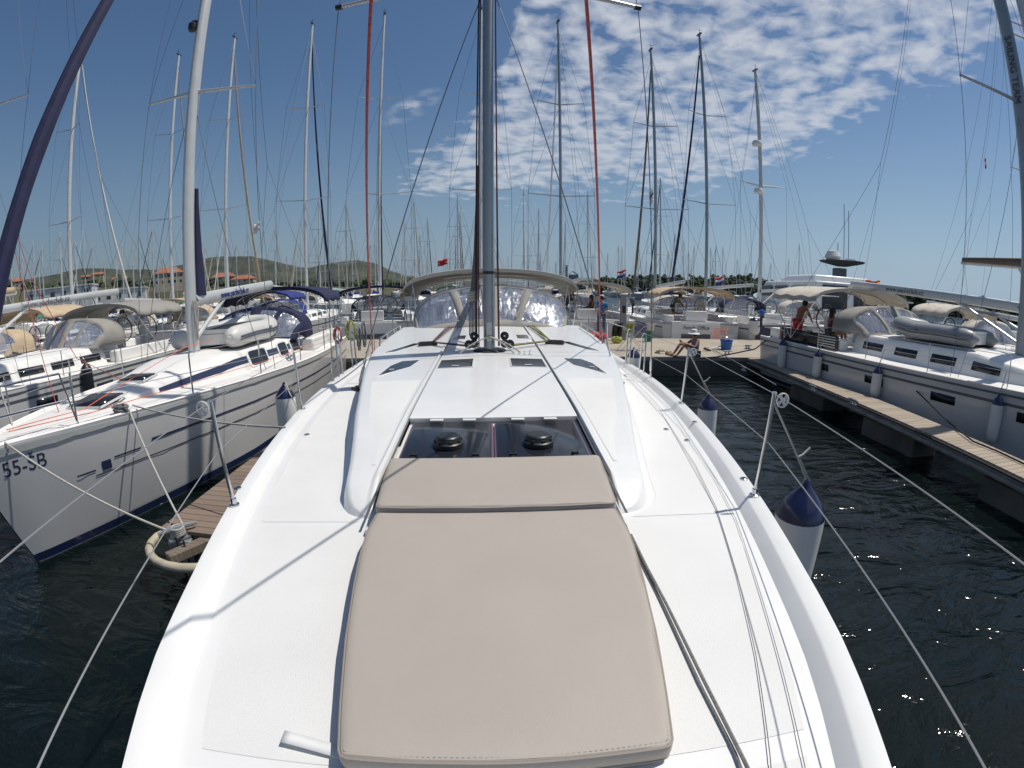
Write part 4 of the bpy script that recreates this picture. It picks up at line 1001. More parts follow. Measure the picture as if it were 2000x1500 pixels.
# --- R: white yacht to starboard
RY, ri = gyacht('white yacht beside the long wooden finger, grey dinghy behind its mast', 11.98, 1.2, R(6.2), 13.9, 5.0, 1.50, 1.36, mast=6.1, top=19, group=NG, rake=.5,
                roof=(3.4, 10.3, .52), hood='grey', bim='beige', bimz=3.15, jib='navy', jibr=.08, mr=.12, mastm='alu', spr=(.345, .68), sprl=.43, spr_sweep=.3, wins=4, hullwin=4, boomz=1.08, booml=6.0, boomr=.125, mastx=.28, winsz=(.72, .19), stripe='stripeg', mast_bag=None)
boom_text(RY, ri['g'], ri['e'], 'www.yachtclub.cz', 'wire', .20, 1, .62)
mb = MB(); mb.grid([[(-(ri['side'](s, v).x+.01), s, ri['side'](s, v).z-(.0)) for v in (.10, .80)] for s in np.linspace(10.3, 10.9, 3)]); 
for k, (s0, s1) in enumerate(((10.45, 11.2), (11.35, 12.1), (12.25, 13.0))):
    for sg in (-1, 1):
        mb = MB()
        for j in range(5): mb.box((sg*(ri['hb'](s0)-.42), (s0+s1)/2, 1.45+.07*j), (.03, s1-s0, .028))
        mb.build('slatted_panel', 'alul', RY, smooth=False)
for sg in (-1, 1):
    mb = MB(); mb.box((sg*(ri['hb'](11)-.40), 11.7, 1.58), (.03, 2.7, .40)); mb.build('coaming_locker', 'dark', RY)
# lettering down its mast
c = ri['MP'](8.6); text('lettering', 'SAILING TEAM', c+Vector((-.132, -.03, .0)), (R(90), R(90), R(-90)), .27, 'stripeg', RY)
RM = Matrix.Translation((11.98, 1.2, 0)) @ Matrix.Rotation(R(6.2), 4, 'Z')
p = RM @ Vector((-.55, 8.15, ri['roofz'](8)+.02)); dg = dinghy('grey inflatable dinghy strapped down ahead of a clear windowed sprayhood', p, R(10), 2.7, 1.5, 'dinghyg', stripe=False, r=.21)
# --- B: white yacht with grey sprayhood, beyond A
Bo, bi_ = gyacht('white yacht with grey sprayhood and two black fenders over its side', -11.95, 1.1, R(2.6), 13.6, 4.0, 1.50, 1.30, mast=5.7, top=18.5, group=NG, roof=(3.1, 9.3, .50), hood='grey', bim='grey', bimz=2.95, jib='beige', mr=.10, spr=(.35, .68),
                 wins=4, hullwin=3, boomz=1.15, booml=5.5, stripe='stripeg', winsz=(.78, .18))
boom_text(Bo, bi_['g'], bi_['e'], 'www.yachtclub.cz', 'wire', .24, -1, .44)
# --- C, D beyond B
gyacht('white yacht with tan bimini, second beyond the navy covered yacht', -17.4, 1.6, R(1), 13.0, 4.0, 1.5, 1.3, mast=5.5, top=16.5, group=NG, hood='tan', bim='tan', bimz=3.15, jib='beige', bag=None, det=1)
gyacht('white yacht with its mainsail stowed under a tan boom cover at the left edge', -22.5, 3.4, R(-2), 11.6, 3.9, 1.5, 1.3, mast=6.6, top=16, group=NG, hood='tan', bim='beige', bimz=3.1, jib='beige', bag='tan', det=1, boomz=1.9)
# --- S, T beyond R
So, si = gyacht('white yacht with beige hood just behind the one with the grey dinghy', 17.3, 3.4, R(4), 11.6, 4.1, 1.5, 1.3, mast=6.4, top=17, group=NG, hood='beige', bim='beige', bimz=2.95, jib='beige', det=1, boomz=.85, booml=5.2, roof=(3.0, 8.4, .45))
boom_text(So, si['g'], si['e'], 'www.yachtclub.cz', 'wire', .18, 1, .45)
gyacht('large yacht at the right edge with a brown sail cover high on its mast', 24.2, 4.0, R(2), 15.5, 5.0, 1.9, 1.7, mast=9.6, top=23, group=NG, hood=None, bim=None, jib='beige', bag='brown', mast_bag=('brown', 5.5, 1.0), det=1, boomz=2.35, booml=5.5, roof=(3.2, 10.5, .9), mr=.13)
# ------------------------------------------------------------------ quay and fingers
QZ = .62
def build_quay():
    mb = MB(); mb.box((-.5, 17.9, QZ-.35), (43, 5.8, .7)); mb.build('quay', ['conc'], None, smooth=False, bevel=.03)['kind'] = 'structure'
    q = bpy.data.objects['quay']
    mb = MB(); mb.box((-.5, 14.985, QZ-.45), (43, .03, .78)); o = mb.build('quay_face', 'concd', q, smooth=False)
    mb = MB(); mb.box((-.5, 15.0, QZ-.05), (43, .10, .12)); mb.build('quay_edge', 'pont', q, smooth=False)
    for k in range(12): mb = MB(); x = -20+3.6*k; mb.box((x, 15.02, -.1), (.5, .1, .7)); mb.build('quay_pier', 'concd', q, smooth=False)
build_quay()
def cleat(name, p, rz, label, sc=1.0, group='mooring cleats on the quay and fingers'):
    o = thing(name, p, rz, label, 'cleat', group); o.scale = (sc,)*3
    mb = MB(); mb.tube([(-.16, 0, .085), (-.08, 0, .09), (.08, 0, .09), (.16, 0, .085)], [.012, .02, .02, .012], 8)
    mb.build('horn', 'alu', o)
    for sg in (1, -1): mb = MB(); mb.tube([(sg*.05, 0, 0), (sg*.045, 0, .09)], [.026, .018], 8); mb.build('leg', 'alu', o)
    mb = MB(); mb.box((0, 0, .006), (.18, .08, .014)); mb.build('base_plate', 'alu', o)
    return o
# long wooden finger to starboard
def finger(label, P0, P1, P2, P3, z, top, side, name='wooden_finger', th=.16, strip=True):
    o = thing(name, (0, 0, 0), 0, label, 'pontoon', 'walkway fingers between the yachts')
    pts = [P0, P1, P2, P3]
    mb = MB(); mb.prism(pts, z-.04, z); mb.build('planking', top, o, smooth=False)
    c = Vector(((P0[0]+P1[0]+P2[0]+P3[0])/4, (P0[1]+P1[1]+P2[1]+P3[1])/4))
    ins = [tuple(c+(Vector(p)-c)*.995) for p in pts]
    mb = MB(); mb.prism(ins, z-.04-th, z-.041); mb.build('side_beam', side, o, smooth=False)
    return o
FL = finger('narrow planked finger between the big yacht and the yacht to starboard', (6.93, 2.0), (7.73, 2.0), (8.78, 15.0), (7.95, 15.0), QZ, 'planksl', 'pont')
mb = MB(); mb.tube([(6.90, 2.0, QZ-.05), (7.92, 15.0, QZ-.05)], .022, 6); mb.build('fender_strip', 'rubber', FL)
mb = MB(); mb.tube([(6.92, 2.0, QZ-.16), (7.94, 15.0, QZ-.16)], .05, 8); mb.build('edge_tube', 'pont', FL)
for k, y in enumerate((4.0, 7.5, 11.0)): mb = MB(); mb.box((7.35+(y-2)*.08, y, .0), (.7, 1.6, .74)); mb.build('float', 'concd', FL, bevel=.03)
for (px, py, lb) in ((1662, 790, 'nearest cleat on the long finger beside the starboard yacht'), (1583, 762, 'middle cleat on the long finger by the starboard yacht'), (1449, 724, 'cleat on the long finger close to where it meets the quay')):
    p = on_z(px, py, QZ); cleat('mooring_cleat', (p.x+.05, p.y, QZ), R(85), lb, 1.15)
p = on_z(1420, 692, QZ); cleat('mooring_cleat', p, 0, 'cleat on the quay edge right of the seated woman', 1.3)
p = on_z(1460, 681, QZ); cleat('mooring_cleat', p, .3, 'cleat on the quay behind the blue bucket wound with dark line', 1.4)
# short finger to port
FP = finger('brown planked finger end between the two large yachts at lower left', (-3.72, 3.78), (-2.62, 3.78), (-2.9, 14.9), (-4.0, 14.9), .50, 'planks', 'wood', th=.14)
mb = MB(); mb.tube([(-3.74, 4.1, .36), (-3.80, 3.85, .37)]+[(-3.22+.60*math.cos(a), 3.80+.50*math.sin(a), .37) for a in np.linspace(math.pi, 2*math.pi, 12)]+[(-2.6, 4.0, .36)], .048, 12); mb.build('bumper_loop', 'cream', FP)
mb = MB(); mb.box((-3.2, 3.62, .40), (.14, .55, .10), rz=-.5); mb.build('timber_brace', 'wood', FP, bevel=.008)
cl = cleat('mooring_cleat', (-3.42, 3.72, .44), .9, 'cleat with two grey lines on the planked finger end at lower left', 1.35)
mb = MB(); mb.box((-3.42, 3.74, .30), (.26, .16, .26), rz=.3); mb.build('bracket', 'alu', FP, bevel=.01)
RG = 'mooring lines'
def rope(label, pts, r, m, sagd=0, name='mooring_line', n=12, group=RG, bumps=False):
    p = [Vector(q) for q in pts]
    if sagd: p = sag(p[0], p[1], sagd, n)
    mb = MB(); mb.tube(p, r, 7); o = mb.build(name, m); tag(o, label, 'rope', group); return o
ct = Vector((-3.42, 3.72, .56))
b1 = AM @ Vector((ai['hb'](.42)+.0, .42, ai['sh'](.4)+.05)); b2 = AM @ Vector((ai['hb'](2.0)-.02, 2.0, ai['sh'](2)+.05))
rope('thick grey line from the bow of the navy covered yacht to the finger', (b1, ct+Vector((-.05, -.08, 0))), .0125, 'rope', .05)
rope('grey line from the side deck of the navy covered yacht to the finger', (b2, ct+Vector((.05, .05, 0))), .0125, 'rope', .02)
b3 = AM @ Vector((ai['hb'](2.1)-.1, 2.15, ai['sh'](2)+.08)); rope('slack pale line crossing from the navy covered yacht to the big one', (b3, yw(-(DW(4.3)-.03), 4.3, DZ(4.3)+.01)), .0105, 'rope', .05)
mb = MB(); rnd = random.Random(5)
for k in range(7): mb.tube([Vector((.10*math.cos(a+k)+rnd.uniform(-.02, .02), .07*math.sin(a+k)*(1+.2*k/7)+rnd.uniform(-.02, .02), .015+.012*k+rnd.uniform(0, .01))) for a in np.linspace(0, 5.5, 12)], .013, 6)
o = mb.build('rope_coil', 'roped'); o.location = AM @ Vector((ai['hb'](2.0)-.12, 1.95, ai['sh'](2)+.03)); tag(o, 'grey rope bundle heaped on the port yacht\'s cleat near its bow', 'rope')
mb = MB()
for k in range(4): mb.tube([(-3.42+.07*math.cos(a), 3.72+.07*math.sin(a), .50+.022*k) for a in np.linspace(0, 6.28, 12)], .012, 6)
o = mb.build('rope_turns', 'rope'); tag(o, 'turns of pale rope round the cleat on the planked finger', 'rope')
for dx in (.0, .12):
    rope('dark line hanging straight down into the water from the planked finger end', ((-3.36+dx, 3.60-dx*.3, .52), (-3.36+dx, 3.58, -.3)), .011, 'ropeb', name='hanging_line', group='dark lines hanging from the finger end')
rope('black line from the starboard yacht\'s side deck down to the finger', [on_y(1750, 714, 9.3), on_y(1786, 760, 8.2), on_y(1850, 822, 6.7), on_z(1901, 862, QZ+.04), on_z(1950, 882, QZ+.03), on_z(2060, 935, QZ+.03)], .016, 'ropeb')
rs = RM @ Vector((-1.95, 13.6, 1.42))
rope('dark line sagging from the starboard yacht\'s stern to the quay edge', [rs, rs.lerp(on_z(1440, 690, .9), .5)-Vector((0, 0, .15)), on_z(1400, 697, .75), on_z(1340, 702, QZ+.03), on_z(1300, 691, QZ+.03)], .022, 'ropeb')
rope('pale line stretched from the quay mop across to the long finger', (on_z(1392, 682, QZ+.05), on_z(1516, 752, QZ+.1)), .016, 'roped')
# ------------------------------------------------------------------ fenders
fender((1.98, 2.66, .98), .18, 1.16, YM @ Vector((DW(2.5)-.0, 2.5, DZ(2.5)+.60)), 'big white fender with navy top beside the big yacht, nearest the camera at right')
fender(on_y(1379, 832, 5.75), .13, .80, YM @ Vector((DW(5.12)-.0, 5.12, DZ(5)+.60)), 'white fender with navy top below the big yacht\'s second starboard post')
fender(on_y(1237, 722, 8.6), .13, .78, YM @ Vector((DW(8.3)-.0, 8.3, DZ(8)+.1)), 'navy topped fender between the big yacht and the quay')
fender(on_y(561, 812, 5.1), .12, .75, YM @ Vector((-DW(5.05), 5.05, DZ(5)+.05)), 'navy topped fender squeezed in the gap on the big yacht\'s port side')
for s, z, lb in ((12.3, 1.0, 'tall white fender nearest the starboard yacht\'s stern'), (10.55, .98, 'small capped fender, second from the starboard yacht\'s stern'), (8.3, .93, 'fender hung against the starboard yacht\'s dark hull window'), (5.15, .85, 'white fender hung lowest on the starboard yacht, nearest the right edge')):
    x = -(ri['hb'](s)+.11); p = RM @ Vector((x, s, z)); t = RM @ Vector((-(ri['hb'](s)-.05), s, ri['sh'](s)+.35))
    fender(p, .125, .95 if s in (12.3, 5.15) else .75, t, lb)
BM = Matrix.Translation((-11.95, 1.1, 0)) @ Matrix.Rotation(R(2.6), 4, 'Z')
for s, z, lb in ((7.6, 1.15, 'black fender on the grey hooded yacht, under its cabin window'), (4.6, 1.12, 'black fender on the grey hooded yacht, at the left edge')):
    p = BM @ Vector((bi_['hb'](s)+.12, s, z)); t = BM @ Vector((bi_['hb'](s)-.05, s, bi_['sh'](s)+.5)); fender(p, .15, .85, t, lb, 'black', 'black')
# ------------------------------------------------------------------ second row of yachts, sterns to the far side of the quay
N2 = 'yachts moored stern-to along the far side of the quay'
def row2(label, xs_, xm, top, L=13.0, mast=5.6, Y0=21.2, **k):
    slope = math.atan2(xs_-xm, L-mast)            # stern to mast drift
    rz = math.pi+slope*1.0; d = Vector((math.sin(-slope)*-1, 0))
    bowx = xm-(xs_-xm)/(L-mast)*mast
    return gyacht(label, bowx, Y0+L, math.pi-slope*-1 if False else math.pi+math.atan2(xs_-bowx, L)*-1*-1, L, k.pop('B', 4.0), 1.5, 1.3, mast=mast, top=top, group=N2, det=1, wire=.009, **k)
row2('white yacht with a navy blue bimini between the big yacht and its port neighbour', -12.3, -12.7, 20.6, hood='blue', bim='blue', jib='navy', jibr=.09, bimz=3.0)
T5, i5 = row2('white yacht under a black and navy bimini, left of the big yacht\'s hood', -6.1, -7.9, 20.7, hood='blackc', bim='navy', jib='blackc', jibr=.10, bimz=3.0, B=4.3)
row2('yacht directly behind the big yacht\'s mast across the quay', -1.2, -1.8, 20.5, hood='grey', bim='grey', jib='tan', jibr=.08, bimz=2.9)
T6, i6 = row2('white yacht under a cream bimini with people in its cockpit', 3.7, 2.9, 19.6, hood='beige', bim='beige', jib='white', jibr=.08, mastm='alu', bimz=3.05, B=4.4)  # darker mast metal, here and on the next two, stands in for backlighting
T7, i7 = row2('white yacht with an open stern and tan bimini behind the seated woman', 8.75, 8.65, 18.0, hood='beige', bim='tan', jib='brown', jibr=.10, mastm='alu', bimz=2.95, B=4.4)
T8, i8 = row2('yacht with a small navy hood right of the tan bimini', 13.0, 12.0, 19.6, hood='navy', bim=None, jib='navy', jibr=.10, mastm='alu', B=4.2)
T9, i9 = row2('yacht with a mast carrying two white radar domes', 16.6, 15.8, 17.6, hood='beige', bim=None, jib=None, mastm='alul', mr=.11, B=4.0, spr=(.50,))
row2('yacht with a tan rolled jib, fifth mast from the left', -18.3, -18.5, 20.8, hood='tan', bim='tan', jib='tan', jibr=.10)
row2('yacht whose mast stands just left of the navy jib yacht\'s own mast', -23.0, -23.2, 20.6, hood='beige', bim='beige', jib='beige', jibr=.09)
row2('white yacht at far left with a bright white rolled jib', -26.5, -25.7, 19.4, Y0=14.2, hood='grey', bim='beige', jib='white', jibr=.10)
for z, r in ((12.4, .33), (9.3, .30)):
    mb = MB(); c = i9['MP'](z)+Vector((.38, .25, 0)); mb.lathe([(0, -.12), (r, -.12), (r*1.05, 0), (r*.8, .16), (0, .2)], c, 14); mb.build('radar_dome', 'gel', T9)
# transom of the yacht behind the seated woman
def transom(t, i, txt=None, col='gel'):
    L = i['L']; w = i['hb'](L)
    mb = MB(); mb.box((w*.15, L+.02, .82), (w*1.25, .05, .95)); mb.build('transom_panel', col, t, bevel=.01)
    mb = MB(); mb.box((w*.15, L+.05, .60), (w*.75, .02, .38)); mb.build('recess_shade_plate', 'stripeg', t)  # flat dark plate on the panel, its colour imitating shade in a recess
    mb = MB(); mb.box((-w*.62, L+.02, .55), (w*.5, .06, .5)); mb.box((-w*.62, L-.2, .95), (w*.5, .4, .06)); mb.build('boarding_step', 'gel2', t)
    mb = MB(); mb.box((w*.0, L+.12, .30), (w*1.9, .30, .06)); mb.build('swim_platform', 'gel2', t, bevel=.01)
    mb = MB(); mb.box((w*.1, L-.4, 1.62), (w*.55, .5, .45)); mb.build('aft_locker', 'gel', t, bevel=.02)
    if txt: text('lettering', txt, (w*.15, L+.055, 1.08), (R(90), 0, R(180)), .25, 'stripe', t, shear=.2)
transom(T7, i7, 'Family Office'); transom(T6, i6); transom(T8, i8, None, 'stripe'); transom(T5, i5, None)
fender((11.4, 21.0, 1.25), .27, .85, (11.4, 21.3, 2.0), 'fat white fender hanging at the stern corner of the tan bimini yacht')
fender((4.95, 20.9, 1.0), .24, .5, (5.1, 21.3, 1.6), 'round white fender under the drying rack seen beyond it')
# ------------------------------------------------------------------ motor yacht behind the starboard yacht
def motor_yacht():
    o = thing('motor_yacht', (19.5, 21.5, 0), R(-8), 'large white motor yacht with big dark windows behind the beige bimini', 'motor yacht')
    L, B = 19, 6.0
    mb = MB(); rr = []
    for t in np.linspace(0, 1, 14):
        w = B/2*(1-max(0, (t-.45)/.55)**2.2)+.02; z = 2.0+.9*max(0, (t-.3)/.7)
        rr.append([(-w, t*L, z), (-w*.96, t*L, z*.5), (-w*.85, t*L-.3*t, -.2), (w*.85, t*L-.3*t, -.2), (w*.96, t*L, z*.5), (w, t*L, z)])
    mb.grid(rr, cv=True); mb.fan(rr[0]); mb.fan(rr[-1]); mb.build('hull', 'hullgel', o)
    def house(nm, z0, z1, y0, y1, w, sl, m='gel', n=3):
        mb = MB(); mb.grid([[(-w, y0, z0), (w, y0, z0), (w, y1, z0), (-w, y1, z0)], [(-w*.92, y0+.1, z1), (w*.92, y0+.1, z1), (w*.90, y1-sl, z1), (-w*.90, y1-sl, z1)]], cv=True); mb.fan([(-w*.92, y0+.1, z1), (w*.92, y0+.1, z1), (w*.90, y1-sl, z1), (-w*.90, y1-sl, z1)]); return mb.build(nm, m, o, bevel=.08)
    house('superstructure', 2.0, 3.75, 3.0, 13.5, 2.6, 2.2); h = house('flybridge', 3.78, 4.15, 4.0, 9.5, 2.1, 1.2)
    for sg in (1, -1):
        for k in range(3):
            mb = MB(); y = 4.4+k*2.7; mb.box((sg*2.56, y+.9, 3.05), (.06, 2.1, .75), ry=sg*-.1); mb.build('side_window', 'wins', o, bevel=.03)
    for k in range(2): mb = MB(); mb.box((-1.1+2.2*k, 3.0, 2.85), (1.7, .08, 1.4)); mb.build('saloon_door', 'wins', o)
    mb = MB(); mb.box((0, 12.4, 3.0), (3.4, .1, .7), rx=.75); mb.build('windscreen', 'wins', o)
    for sg in (1, -1): mb = MB(); mb.tube([(sg*2.5, 0.1, 2.9), (sg*2.6, 6, 2.9), (sg*2.2, 14, 3.5)], .03, 5); mb.build('hand_rail', 'steel', o)
    mb = MB(); mb.box((-.2, .05, 2.2), (2.6, .05, .7)); mb.build('name_board', 'navy', o)
motor_yacht()
def radar_mast():
    p = on_y(1640, 520, 42); o = thing('radar_tower', (p.x, p.y, 0), 0, 'grey tower topped by a flat radar platform with small flag above the white boom', 'radar tower')
    z = p.z
    mb = MB(); mb.box((0, 0, z/2-.2), (1.1, 1.1, z)); mb.build('tower_column', 'silo', o, bevel=.1)
    mb = MB(); mb.lathe([(.6, -.1), (2.2, .25), (2.4, .4), (.8, .55)], (.3, 0, z+.1), 20); mb.build('platform', 'silo', o)
    mb = MB(); mb.lathe([(.7, 0), (.85, .3), (.6, .8), (0, .95)], (-.9, 0, z+.6), 16); mb.build('radome', 'gel2', o)
    mb = MB(); mb.box((1.4, 0, z+.75), (1.2, .2, .18)); mb.tube([(1.4, 0, z+.4), (1.4, 0, z+.75)], .08, 6); mb.build('scanner_bar', 'gel2', o)
    for x, h in ((-.3, 1.8), (.5, 5.8), (1.1, 5.2)): mb = MB(); mb.tube([(x, 0, z+.5), (x, 0, z+.5+h)], .035, 5); mb.build('aerial', 'wire', o)
radar_mast()
# ------------------------------------------------------------------ flags
def flag(p, w, h, cols, label, rz=0, droop=.3, pole=None):
    o = thing('flag', p, rz, label, 'flag', 'flags flying in the marina')
    n = len(cols)
    for k, c in enumerate(cols):
        mb = MB(); mb.grid([[(x, .06*w*math.sin(x/w*7), h*(1-(k+f)/n)-droop*x+.03*math.sin(x/w*9)) for f in (0, 1)] for x in np.linspace(0, w, 10)]); mb.build('stripe_band', c, o, solid=.004)
    if pole: mb = MB(); mb.tube([(0, 0, pole), (0, 0, h+.05)], .015, 5); mb.build('flag_pole', 'steel', o)
    return o
flag(on_y(1222, 540, 40), -.75*1.0 if False else .75, .6, ('flagr', 'flagw', 'flagb'), 'red, white and blue flag between the red rope and the brown jib', R(185), .3, -3)
flag(on_y(1414, 552, 36), .75, .55, ('flagr', 'flagw', 'flagb'), 'red, white and blue flag just left of the mast with two radar domes', R(180), .35, -2)
flag(on_y(874, 516, 45), .9, .55, ('flagr', 'flagr'), 'small red flag above the left end of the big yacht\'s hood', R(180), .25, -3)
flag(on_y(1927, 328, 18), .34, .55, ('flagr', 'flagw', 'flagr'), 'red and white pennant hanging high at the right edge', R(200), .4)
flag(on_y(1276, 395, 26), .22, .8, ('flagw', 'stripeg', 'flagw', 'flagw'), 'pale limp flag halfway up the mast behind the tan bimini', R(170), 1.2)
flag(on_y(508, 450, 26), .45, .55, ('flagw', 'flagw'), 'pale tattered flag beside the tan rolled jib at left', R(180), .5)
flag(on_y(1690, 560, 16), .9, .25, ('flagr', 'flagy', 'flagr'), 'red and yellow cloth lying on the beige bimini', R(5), -.05)
# ------------------------------------------------------------------ hills, shore, houses
def hill(name, prof, D, dep, m, z0=-2, rough=1.0, seed=1, n=160, kind='structure'):
    rnd = random.Random(seed); mb = MB(); rr = []
    xs_ = np.linspace(prof[0][0], prof[-1][0], n); from_px = [p[0] for p in prof]; py = [p[1] for p in prof]
    ph = [rnd.uniform(0, 6.28) for _ in range(8)]
    for i, x in enumerate(xs_):
        y = float(np.interp(x, from_px, py)); y += rough*(math.sin(i*.7+ph[0])+.6*math.sin(i*1.9+ph[1])+.4*math.sin(i*3.1+ph[2]))
        d = ray(float(x), y); h = Vector((d.x, d.y)).length; u = Vector((d.x/h, d.y/h)); zt = CZ+D*d.z/h
        col = []
        for f, zz in ((-.55, .0), (-.4, .12), (-.25, .38), (-.1, .75), (0, 1), (.15, .8), (.4, .2)):
            wob = 1+.10*math.sin(i*.33+f*9+ph[3])+.06*math.sin(i*.9+f*17)
            r_ = D+dep*f; col.append((u.x*r_, u.y*r_, z0+(zt-z0)*zz*(wob if zz < .95 and zz > .05 else 1)))
        rr.append(col)
    mb.grid(rr); o = mb.build(name, m, None, ang=80); o['kind'] = kind; return o
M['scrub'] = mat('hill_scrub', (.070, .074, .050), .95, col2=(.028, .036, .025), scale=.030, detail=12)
M['scrubf'] = mat('hill_far_hazed', (.13, .155, .165), .95, col2=(.10, .125, .135), scale=.01, detail=8)  # aerial haze put into the ridge colour: paler and bluer scrub
M['shore'] = mat('shore_soil', (.10, .095, .05), .95, vary=.4, scale=.1)
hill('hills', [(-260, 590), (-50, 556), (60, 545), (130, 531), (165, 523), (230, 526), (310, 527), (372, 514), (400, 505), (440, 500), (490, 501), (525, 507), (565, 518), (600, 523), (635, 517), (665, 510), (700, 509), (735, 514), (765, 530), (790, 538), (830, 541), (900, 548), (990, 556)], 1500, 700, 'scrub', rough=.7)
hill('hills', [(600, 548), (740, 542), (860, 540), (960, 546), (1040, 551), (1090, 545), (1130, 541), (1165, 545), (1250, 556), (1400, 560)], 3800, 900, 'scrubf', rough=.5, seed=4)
hill('terrain', [(1130, 562), (1180, 556), (1300, 556), (1420, 560), (1500, 567), (1640, 585), (1760, 590), (1850, 600), (1960, 616), (2100, 650), (2250, 700)], 270, 60, 'shore', rough=.8, seed=6)
M['leafw'] = mat('wood_foliage', (.062, .085, .032), .95, col2=(.026, .040, .018), scale=.12, detail=6)
def wood():
    rnd = random.Random(11); mb = MB()
    px = [1130, 1180, 1300, 1420, 1460, 1500, 1560, 1640, 1720, 1790, 1850, 1920, 1990, 2120]; py = [553, 541, 537, 538, 537, 548, 553, 567, 568, 567, 580, 584, 592, 636]
    for i in range(2600):
        x = rnd.uniform(1135, 2110); D = rnd.uniform(225, 285); d = ray(x, float(np.interp(x, px, py))); h = math.hypot(d.x, d.y)
        zt = CZ+260*d.z/h+ (1.6 if rnd.random() < .06 else 0); f = rnd.random(); z = -.5+(zt+.5)*(f**.7)
        if D < 245: z *= .75
        r = rnd.uniform(.9, 2.0)*(1 if f < .8 else .75); c = Vector((d.x/h*D, d.y/h*D, z-r*.6)); b = len(mb.v)
        el_ = rnd.uniform(.8, 1.3)
        n_ = 6
        rings = []
        for q, rr in ((-.9, .45), (-.3, 1), (.35, .9), (.9, .4)):
            rings.append([c+Vector((rr*r*math.cos(2*math.pi*j/n_+q)*rnd.uniform(.7, 1.25), rr*r*math.sin(2*math.pi*j/n_+q)*rnd.uniform(.7, 1.25), q*r*el_*rnd.uniform(.85, 1.15))) for j in range(n_)])
        mb.grid(rings, cv=True); mb.fan(rings[-1])
    o = mb.build('woodland', 'leafw', None, smooth=False); o['kind'] = 'stuff'
    mb = MB(); r2 = random.Random(3)
    for i in range(1500):
        x = r2.uniform(-150, 830); D = r2.uniform(330, 420); d = ray(x, 551 if x > 350 else 549+(350-x)*.02); h = math.hypot(d.x, d.y)
        zt = CZ+380*d.z/h; z = r2.uniform(0, max(2, zt)); r = r2.uniform(1.6, 3.4); c = Vector((d.x/h*D, d.y/h*D, z))
        n_ = 6; mb.grid([[c+Vector((rr*r*math.cos(2*math.pi*j/n_)*r2.uniform(.7, 1.3), rr*r*math.sin(2*math.pi*j/n_)*r2.uniform(.7, 1.3), q*r)) for j in range(n_)] for q, rr in ((-.9, .4), (-.2, 1), (.4, .85), (.95, .25))], cv=True)
    o = mb.build('undergrowth', 'leafw', None, smooth=False); o['kind'] = 'stuff'
wood()
hill('land', [(-260, 600), (0, 565), (300, 560), (700, 560), (860, 565)], 330, 60, 'shore', rough=.3, seed=9)
def house(px, py, Y, w, d, h, rh, rz, label, wall='wallh', rf='roof', nw=4, fl=2, hip=False, name='house', cat='house', flat=False):
    p = on_y(px, py, Y); o = thing(name, (p.x, p.y, p.z-h), rz, label, cat, 'buildings on the shore behind the masts')
    mb = MB(); mb.box((0, 0, h/2-2), (w, d, h+4)); mb.build('wall', wall, o, smooth=False)
    if flat: mb = MB(); mb.box((0, 0, h+.15), (w+.6, d+.6, .4)); mb.build('roof', rf, o, smooth=False)
    else:
        mb = MB(); e = .5; q = w*.25 if hip else 0
        b = [(-w/2-e, -d/2-e, h-.05), (w/2+e, -d/2-e, h-.05), (w/2+e, d/2+e, h-.05), (-w/2-e, d/2+e, h-.05)]; t = [(-w/2-e+q, 0, h+rh), (w/2+e-q, 0, h+rh)]
        i = len(mb.v); mb.v += b+t; mb.f += [(i, i+1, i+5, i+4), (i+2, i+3, i+4, i+5), (i+1, i+2, i+5), (i+3, i, i+4), (i, i+3, i+2, i+1)]; mb.m += [0]*5
        r = mb.build('roof', rf, o, smooth=False)
        mb = MB(); mb.box((w*.2, d*.1, h+rh*.9), (.7, .7, 1.4)); mb.build('chimney', wall, r)
    for f in range(fl):
        for k in range(nw):
            mb = MB(); x = -w/2+w*(k+.5)/nw; mb.box((x, -d/2-.02, h*(f+.55)/fl), (w/nw*.38, .08, h/fl*.42)); mb.build('window', 'wins', o, smooth=False)
    return o
house(330, 534, 235, 17, 12, 6.6, 3.2, R(38), 'large pale house with orange roof just left of the port yacht\'s mast', nw=5, hip=True)
house(438, 541, 300, 17, 10, 5, 3.0, R(25), 'house with bright orange roof right of the port yacht\'s mast', hip=True)
house(476, 545, 290, 15, 10, 5, 2.6, R(18), 'orange roofed house above the blue letters on the boom', hip=True)
house(192, 536, 300, 9, 9, 7, 1.6, R(40), 'small yellowish block of flats on the wooded rise at left', nw=3, fl=3)
house(168, 541, 300, 7, 8, 5, 1.4, R(40), 'low yellowish house beside the small block of flats', nw=2)
house(235, 545, 300, 12, 8, 4, 1.6, R(38), 'low tan house among trees right of the block of flats', nw=3)
house(20, 552, 190, 14, 10, 3.4, 2.0, R(50), 'orange roofed house at the far left edge', nw=3)
house(120, 563, 110, 22, 8, 4.2, 1, R(35), 'long white flat roofed harbour building behind the tan boom cover', wall='wallw', rf='wallw', nw=6, fl=1, flat=True, name='harbour_building', cat='building')
house(235, 566, 130, 18, 8, 4.2, 1, R(38), 'white flat roofed harbour building left of the big orange roof', wall='wallw', rf='wallw', nw=5, fl=1, flat=True, name='harbour_building', cat='building')
house(640, 548, 420, 30, 12, 5, 1, R(8), 'long low white building at the foot of the second hill', wall='wallw', rf='wallw', nw=8, fl=1, flat=True, name='harbour_building', cat='building')
house(710, 556, 380, 26, 12, 5, 1, R(5), 'white harbour shed right of the red rope on the left', wall='wallw', rf='silo', nw=6, fl=1, flat=True, name='harbour_building', cat='building')
